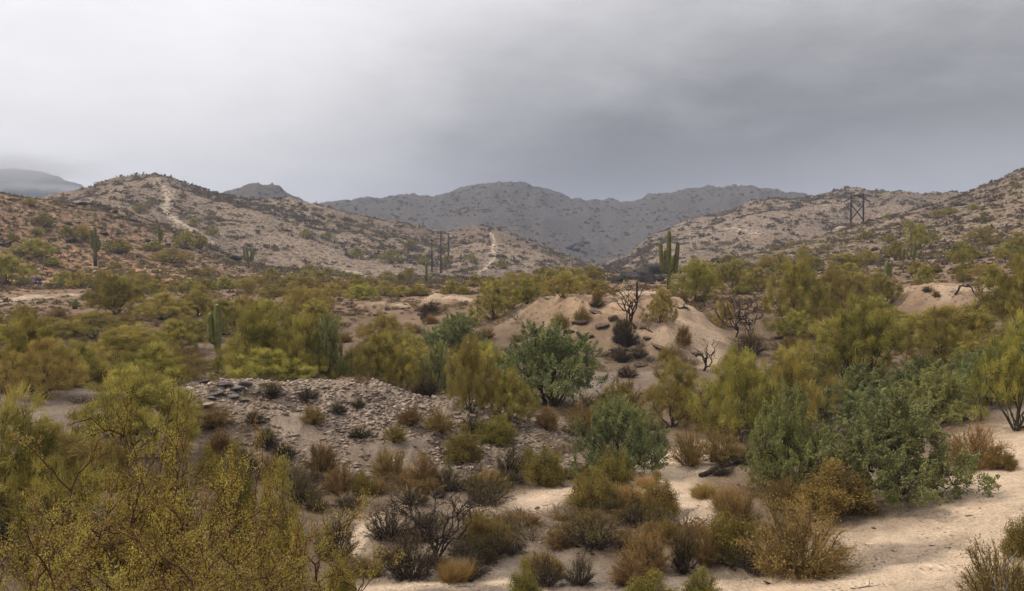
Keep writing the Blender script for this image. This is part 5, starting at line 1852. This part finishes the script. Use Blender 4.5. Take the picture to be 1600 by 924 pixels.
# trees and bushes of the scrub belt between the wash and the hills
rb = random.Random(5)
BELT = [
    (-31, -13, 172, 228, 15, "olive palo verde scattered low on the rusty hillside", "palo verdes up the rusty hillside", 'pv', (1.2, 2.3), (2.2, 4.4)),
    (-12, 6, 190, 330, 20, "yellow-olive palo verde scattered low on the pale hill", "palo verdes up the pale hill", 'pv', (1.3, 2.6), (2.6, 5.0)),
    (8, 31, 178, 330, 20, "olive palo verde scattered over the stony hillside", "palo verdes up the stony hillside", 'pv', (1.2, 2.4), (2.4, 4.6)),
    (-9, 11, 22.5, 37, 26, "rust-brown low shrub on the flat of the wash", "rusty shrubs of the wash", 'br', (0.4, 0.85), (0.9, 1.7)),
    (-31, -13, 100, 165, 22, "olive palo verde in the thicket below the rusty hillside", "palo verdes below the rusty hillside", 'pv', (1.4, 2.9), (2.4, 4.4)),
    (-13, -2, 105, 178, 24, "yellow-olive palo verde in the scrub belt below the pale hill", "palo verdes below the pale hill", 'pv', (1.2, 2.6), (2.4, 4.6)),
    (-2, 8, 108, 180, 18, "olive palo verde in the scrub belt behind the knoll", "palo verdes behind the knoll", 'pv', (1.3, 2.8), (2.6, 4.8)),
    (8, 20, 100, 170, 26, "yellow-olive palo verde on the plateau below the stony hillside", "palo verdes of the plateau", 'pv', (1.3, 2.8), (2.6, 4.8)),
    (19, 31, 100, 165, 14, "olive palo verde among the rocks low on the stony hillside", "palo verdes low on the stony hillside", 'pv', (1.2, 2.4), (2.2, 4.0)),
    (-31, -18, 58, 96, 9, "palo verde in the dense stand between the trail and the wash", "palo verdes between trail and wash", 'pv', (1.3, 2.3), (3.0, 4.8)),
    (-18, -4, 62, 100, 10, "palo verde in the hollow behind the rocky mound", "palo verdes behind the mound", 'pv', (1.8, 3.0), (3.0, 4.8)),
    (14, 31, 52, 84, 12, "palo verde in the dense stand behind the ironwoods", "palo verdes behind the ironwoods", 'pv', (1.8, 3.0), (3.0, 4.8)),
    (-30, -13, 32, 60, 9, "feathery palo verde in the stand filling the near wash", "palo verdes of the near wash", 'pv', (1.8, 3.0), (3.0, 4.6)),
    (-16, 2, 45, 62, 9, "palo verde in the row behind the mound crest", "palo verdes of the row behind the crest", 'pv', (1.8, 2.8), (3.0, 4.4)),
    (13, 31, 42, 58, 10, "leafy ironwood in the thicket behind the broad dome", "ironwoods of the eastern thicket", 'iw', (1.8, 2.8), (3.0, 4.4)),
    (-31, -20, 22, 34, 9, "brownish shrub on the near slope under the palo verdes", "shrubs on the near slope", 'ol', (0.7, 1.3), (1.3, 2.2)),
    (-31, -10, 48, 95, 34, "brown low shrub filling gaps below the trail", "brown shrubs below the trail", 'br', (0.6, 1.2), (1.2, 2.4)),
    (-10, 4, 48, 95, 16, "brown low shrub filling gaps behind the rocky mound", "brown shrubs behind the mound", 'br', (0.6, 1.2), (1.2, 2.4)),
    (8, 31, 44, 95, 26, "brown low shrub filling gaps among the eastern palo verdes", "brown shrubs of the eastern side", 'br', (0.6, 1.2), (1.2, 2.4)),
    (-31, 31, 100, 175, 55, "olive-brown bush of the scrub belt at the foot of the hills", "bushes of the scrub belt", 'ol', (0.8, 1.6), (1.6, 3.2)),
    (-12, 31, 24, 44, 46, "dark low brush scattered over the flat of the wash", "low brush of the wash", 'lo', (0.25, 0.5), (0.8, 1.5)),
    (-14, 22, 23, 42, 26, "small twiggy shrub scattered over the flat of the wash", "twiggy shrubs of the wash", 'dk', (0.45, 0.8), (0.8, 1.4)),
]
# what must stay in sight of the place where the photograph was taken: nothing scattered is planted in front of it
KEEP = [(324, 352, 478, 545, 70), (1376, 1396, 410, 436, 400), (48, 72, 434, 456, 400), (-10, 110, 455, 476, 400), (1036, 1060, 360, 455, 400), (960, 1046, 412, 446, 400), (660, 706, 360, 430, 400), (380, 398, 388, 418, 400), (140, 158, 355, 412, 400), (545, 645, 474, 500, 100),
        (1405, 1436, 380, 408, 400), (880, 1110, 462, 570, 80), (1120, 1195, 455, 530, 100), (1410, 1540, 444, 478, 90), (640, 760, 462, 490, 104), (430, 830, 605, 700, 43), (660, 672, 410, 441, 400), (255, 395, 585, 640, 43)]


def grid_val(arr, x, y):
    i = int(np.clip(row_of(math.hypot(x, y)), 0, NR - 1))
    j = int(np.clip(np.searchsorted(AZ, math.atan2(x, y)), 0, len(AZ) - 1))
    return arr[i, j]


def near_path(x, y, m):
    for name, P3, W in trail_lines:
        for k in range(len(P3) - 1):
            p, q = P3[k].to_2d(), P3[k + 1].to_2d()
            v = q - p
            t = max(0, min(1, (Vector((x, y)) - p).dot(v) / max(v.dot(v), 1e-6)))
            if (Vector((x, y)) - p - v * t).length < max(W[k], W[k + 1]) + m:
                return True
    return False


for a0, a1, d0, d1, n, label, grp, kind, hr, wr in BELT:
    done = tries = 0
    while done < n and tries < n * 30:
        tries += 1
        a = R(rb.uniform(a0, a1))
        d = math.sqrt(rb.uniform(d0 * d0, d1 * d1))
        x, y = d * math.sin(a), d * math.cos(a)
        z = float(H(x, y))
        hgt, wid = rb.uniform(*hr), rb.uniform(*wr)
        px, py = project(x, y, z)
        if grid_val(SAND, x, y) > 0.2 or near_path(x, y, wid * 0.5):
            continue
        if (kind in ('lo', 'dk') or d < 40) and px > 1320:
            continue
        if d < 60 and grid_val(mound_w, x, y) > 0.12:
            continue
        gap = 0.38 if kind in ('lo', 'dk', 'br') else 0.6
        if any((x - q[0]) ** 2 + (y - q[1]) ** 2 < (gap * (wid / 2 + q[2])) ** 2 for q in PLACED):
            continue
        bx0, bx1 = px - wid * FPX / d / 2, px + wid * FPX / d / 2
        by0 = py - hgt * FPX / d
        if any(d < kd and bx1 > k0 and bx0 < k1 and by0 < k3 and py > k2 for k0, k1, k2, k3, kd in KEEP):
            continue
        if not seen(np.array([x]), np.array([y]), np.array([z + hgt * 0.6]))[0]:
            continue
        put(kind, Vector((x, y, z)), hgt, wid, place_words(label, x, y, z, hgt, hr), grp, rng=rb)
        done += 1

# stones one can pick out on the mound and the flat, then the gravel
rr = np.random.default_rng(61)
rows = []
for t in range(2600):
    if t < 1700:
        x, y = rr.normal() * 6.0 - 4.4, rr.normal() * 2.6 + 38.4
        if grid_val(mound_w, x, y) < 0.2 or float(fbm(x, y, 2.4, 3, seed=88)) < rr.uniform(0.38, 0.62):
            continue
        s = 0.08 + 0.30 * rr.random() ** 4
        lab, m = ("angular pale stone lying on the bare rocky mound", 'rock_pale' if rr.random() < 0.72 else 'rock_grey')
    else:
        a, d = R(rr.uniform(-6, 29)), rr.uniform(22.5, 42)
        x, y = d * math.sin(a), d * math.cos(a)
        s = 0.05 + 0.16 * rr.random() ** 3
        lab, m = ("small loose stone on the sandy flat", 'rock_grey' if rr.random() < 0.55 else 'rock_pale')
    rows.append((s / math.hypot(x, y), x, y, s, lab, m))
rows.sort(key=lambda q: -q[0])
single = rows[:230]
for app_, x, y, s, lab, m in single:
    o = link('rock', ROCK[m][int(rr.integers(6))])
    o.location = (x, y, float(H(x, y)) + s * 0.10)
    o.scale = (s, s * rr.uniform(0.6, 1.0), s * rr.uniform(0.5, 0.9))
    o.rotation_euler = (rr.uniform(-.4, .4), rr.uniform(-.4, .4), rr.uniform(0, 6.28))
    tag(o, place_words(lab, x, y, float(H(x, y))), 'rock', "stones of the rocky mound" if 'mound' in lab else "loose stones of the flat")

CHIP = []
for k in range(16):
    v = np.array([(1, 0, 0), (-1, 0, 0), (0, 1, 0), (0, -1, 0), (0, 0, 1), (0, 0, -1)], float) * 0.5
    v += rr.normal(size=v.shape) * 0.14
    v[:, 2] *= rr.uniform(0.25, 0.7)
    v = v @ np.array(Matrix.Rotation(rr.uniform(-0.9, 0.9), 3, 'X') @ Matrix.Rotation(rr.uniform(-0.9, 0.9), 3, 'Y')).T
    CHIP.append((v, np.array([(0, 2, 4), (2, 1, 4), (1, 3, 4), (3, 0, 4), (2, 0, 5), (1, 2, 5), (3, 1, 5), (0, 3, 5)])))
g_x, g_y, g_s = [], [], []
n = 30000
x, y = rr.normal(size=n) * 7.5 - 4.8, rr.normal(size=n) * 3.0 + 38.2
i = np.clip(row_of(np.hypot(x, y)).astype(int), 0, NR - 1)
j = np.clip(np.searchsorted(AZ, np.arctan2(x, y)), 0, len(AZ) - 1)
ok = (mound_w[i, j] > rr.uniform(0.02, 0.35, n)) & (fbm(x, y, 2.0, 4, seed=87) > rr.uniform(0.30, 0.50, n))
g_x.append(x[ok]); g_y.append(y[ok]); g_s.append(0.025 + 0.20 * rr.random(ok.sum()) ** 3.6)
x, y, d, a = sector(14000, 20, 48, rr, -10, 30, 0.4)
ok = fbm(x, y, 2.6, 3, seed=63) > rr.uniform(0.40, 0.62, len(x))
g_x.append(x[ok]); g_y.append(y[ok]); g_s.append(0.02 + 0.05 * rr.random(ok.sum()) ** 3)
x, y, d, a = sector(22000, 58, 110, rr, -12, 31, 0.8)
i = np.clip(row_of(d).astype(int), 0, NR - 1)
j = np.clip(np.searchsorted(AZ, a), 0, len(AZ) - 1)
ok = (SAND[i, j] > 0.1) & (fbm(x, y, 3.0, 3, seed=69) > rr.uniform(0.35, 0.6, len(x)))
g_x.append(x[ok]); g_y.append(y[ok]); g_s.append(0.06 + 0.16 * rr.random(ok.sum()) ** 3)
x, y, d, a = sector(16000, 165, 480, rr, -31, 31, 0.3)
zz = H(x, y)
ok = seen(x, y, zz + 0.2)
g_x.append(x[ok]); g_y.append(y[ok]); g_s.append(0.2 + 0.6 * rr.random(ok.sum()) ** 3)
gx, gy, gs = (np.concatenate(q) for q in (g_x, g_y, g_s))
mass('gravel', np.stack([gx, gy], -1), H(gx, gy) + gs * 0.1, gs, CHIP, M['gravel'], lambda s, rg: np.clip(rg.beta(1.6, 1.9, len(s)), 0, 1), squash=(0.5, 1.0), seed=3)

# dry litter, twigs and short dead grass between the shrubs
x, y, d, a = sector(26000, 20, 60, rr, -31, 30, 0.2)
i = np.clip(row_of(d).astype(int), 0, NR - 1)
j = np.clip(np.searchsorted(AZ, a), 0, len(AZ) - 1)
lum = ALB[i, j].mean(axis=-1)
ok = (fbm(x, y, 1.8, 4, seed=67) > rr.uniform(0.42, 0.6, len(x))) & (lum < 0.31)
x, y = x[ok], y[ok]
# debris gathered about the feet of the bushes
qx, qy = [], []
for px_, py_, rad_, kd_ in PLACED:
    if 20 < math.hypot(px_, py_) < 62:
        m_ = int(70 * min(2.0, rad_))
        aa, qq = rr.uniform(0, 6.28, m_), rr.random(m_) ** 0.8 * rad_ * 1.25
        qx.append(px_ + np.cos(aa) * qq)
        qy.append(py_ + np.sin(aa) * qq)
x, y = np.concatenate([x] + qx), np.concatenate([y] + qy)
nb = 4
bx = np.repeat(x, nb) + rr.normal(size=len(x) * nb) * 0.07
by = np.repeat(y, nb) + rr.normal(size=len(x) * nb) * 0.07
base = np.stack([bx, by, H(bx, by) - 0.01], -1)
v, f, k = blades(base, rr.normal(size=(len(bx), 3)) * np.array([1, 1, 0.6]) + np.array([0, 0, 0.7]), rr.uniform(0.05, 0.17, len(bx)), rr.uniform(0.005, 0.012, len(bx)), rr)
tn = np.clip(np.repeat(rr.beta(1.2, 1.6, len(x)), nb), 0, 1)
tag(link('dry_litter', mesh_np('dry_litter', v, f, (M['litter'],), tone=np.repeat(tn, k))), kind='stuff')


# knee-high dry brush that fills the ground under and between the bushes
BRUSH = []
for k in range(5):
    n = 46
    a = rr.uniform(0, 6.28, n)
    q = rr.uniform(0.1, 1.0, n)
    base = np.stack([np.cos(a) * q * 0.15, np.sin(a) * q * 0.15, np.zeros(n)], -1)
    d = np.stack([np.cos(a) * q, np.sin(a) * q, rr.uniform(0.3, 1.1, n)], -1)
    L = rr.uniform(0.25, 0.6, n)
    v1, f1, _ = blades(base, d, L, 0.016, rr)
    dn = d / np.linalg.norm(d, axis=1, keepdims=True)
    v2, f2, _ = blades(np.repeat(base + dn * (L * 0.55)[:, None], 2, 0), np.repeat(dn, 2, 0) + rr.normal(size=(2 * n, 3)) * 0.6, rr.uniform(0.1, 0.25, 2 * n), 0.016, rr)
    BRUSH.append((np.concatenate([v1, v2]), np.concatenate([f1, f2 + len(v1)])))
x, y, d, a = sector(5200, 23, 105, rr, -31, 31, 0.45)
i = np.clip(row_of(d).astype(int), 0, NR - 1)
j = np.clip(np.searchsorted(AZ, a), 0, len(AZ) - 1)
lum = ALB[i, j].mean(axis=-1)
zz = H(x, y)
px_, py_ = project(x, y, zz)
ok = (fbm(x, y, 3.5, 4, seed=167) > rr.uniform(0.40, 0.58, len(x))) & (lum < 0.25) & seen(x, y, zz + 0.3) & ((px_ < 1330) | (py_ < 700))
ok &= (SAND[i, j] < 0.3) & ((mound_w[i, j] < 0.35) | (rr.random(len(x)) < 0.1))
x, y = x[ok], y[ok]
mass('dry_brush', np.stack([x, y], -1), H(x, y) - 0.02, rr.uniform(0.5, 1.5, len(x)), BRUSH, M['litter'], lambda s, rg: np.clip(rg.beta(1.3, 2.2, len(s)), 0, 1), squash=(0.6, 1.0), seed=9)


# labels that still coincide are told apart by their order across the view
same = {}
for o in COL.objects:
    if o.parent is None and o.get('label') and o.get('category'):
        same.setdefault(o['label'], []).append(o)
NUM = {2: "two", 3: "three", 4: "four", 5: "five", 6: "six", 7: "seven", 8: "eight", 9: "nine", 10: "ten", 11: "eleven", 12: "twelve"}
for lab, obs in same.items():
    n = len(obs)
    if n < 2 or n > 12:
        continue
    if len(lab.split()) > 11:
        lab = lab.replace("well ", "").replace(" scattered over the flat", "").replace(" on the flat", "")
    if len(lab.split()) > 11:
        lab = lab.replace("tall ", "", 1).replace("squat ", "", 1) if lab.startswith(("tall", "squat")) else lab
    if len(lab.split()) > 11:
        continue
    obs.sort(key=lambda o: float(project(o.location.x, o.location.y, o.location.z)[0]))
    for k, o in enumerate(obs):
        if n == 2:
            o['label'] = lab + (", left one of two" if k == 0 else ", right one of two")
        else:
            o['label'] = lab + ", " + ("leftmost" if k == 0 else "rightmost" if k == n - 1 else ("second", "third", "fourth", "fifth", "sixth", "seventh", "eighth", "ninth", "tenth", "eleventh")[k - 1] + " from left") + " of " + NUM[n]


# ------------------------------------------------------------------ air
fm = bpy.data.materials.new("fog_bank")
fm.use_nodes = True
ft = NT(fm.node_tree)
ft.n.clear()
ftc = ft.node('ShaderNodeTexCoord')
r_ = ft.vmath('LENGTH', ftc.outputs['Object'])
dens = ft.math('MULTIPLY', ft.maprange(r_, 0.35, 1.0, 1.0, 0.0), ft.maprange(ft.noise(ftc.outputs['Object'], 2.2, 3.0), 0.3, 0.7, 0.35, 1.3))
fv = ft.node('ShaderNodeVolumePrincipled')
fv.inputs['Color'].default_value = (0.96, 0.96, 0.98, 1)
ft.put(fv.inputs['Density'], ft.math('MULTIPLY', dens, 0.010))
fo_ = ft.node('ShaderNodeOutputMaterial')
ft.l.new(fv.outputs[0], fo_.inputs['Volume'])
import bmesh
bm = bmesh.new()
bmesh.ops.create_icosphere(bm, subdivisions=3, radius=1.0)
fme = bpy.data.meshes.new("fog_bank")
bm.to_mesh(fme)
bm.free()
fme.materials.append(fm)
fx, fy = ground_pt(10, 1560)
for dx_, zc, sx_, sz_ in ((-70, 266, 260, 34), (40, 296, 120, 9)):
    o = link("fog_bank", fme)
    o.location = (fx + dx_, fy, float(ray(10, zc)[1]) * 1560 )
    o.scale = (sx_, 120, sz_)
    tag(o, kind='stuff')

hz = bpy.data.materials.new("haze")
hz.use_nodes = True
ht = NT(hz.node_tree)
ht.n.clear()
pv = ht.node('ShaderNodeVolumePrincipled')
pv.inputs['Color'].default_value = (0.69, 0.79, 1.0, 1)
pv.inputs['Density Attribute'].default_value = ''
pv.inputs['Density'].default_value = 0.00029
pv.inputs['Anisotropy'].default_value = 0.2
try:
    hz.cycles.homogeneous_volume = True
except Exception:
    pass
ho = ht.node('ShaderNodeOutputMaterial')
ht.l.new(pv.outputs[0], ho.inputs['Volume'])
top = float(Z.max()) + 8
bot = float(Z.min()) - 1.0
g = Geo()
g.box((0, 0, (top + bot) / 2), (5100, 5100, top - bot))
tag(link('haze', g.mesh('haze', hz)), kind='stuff')
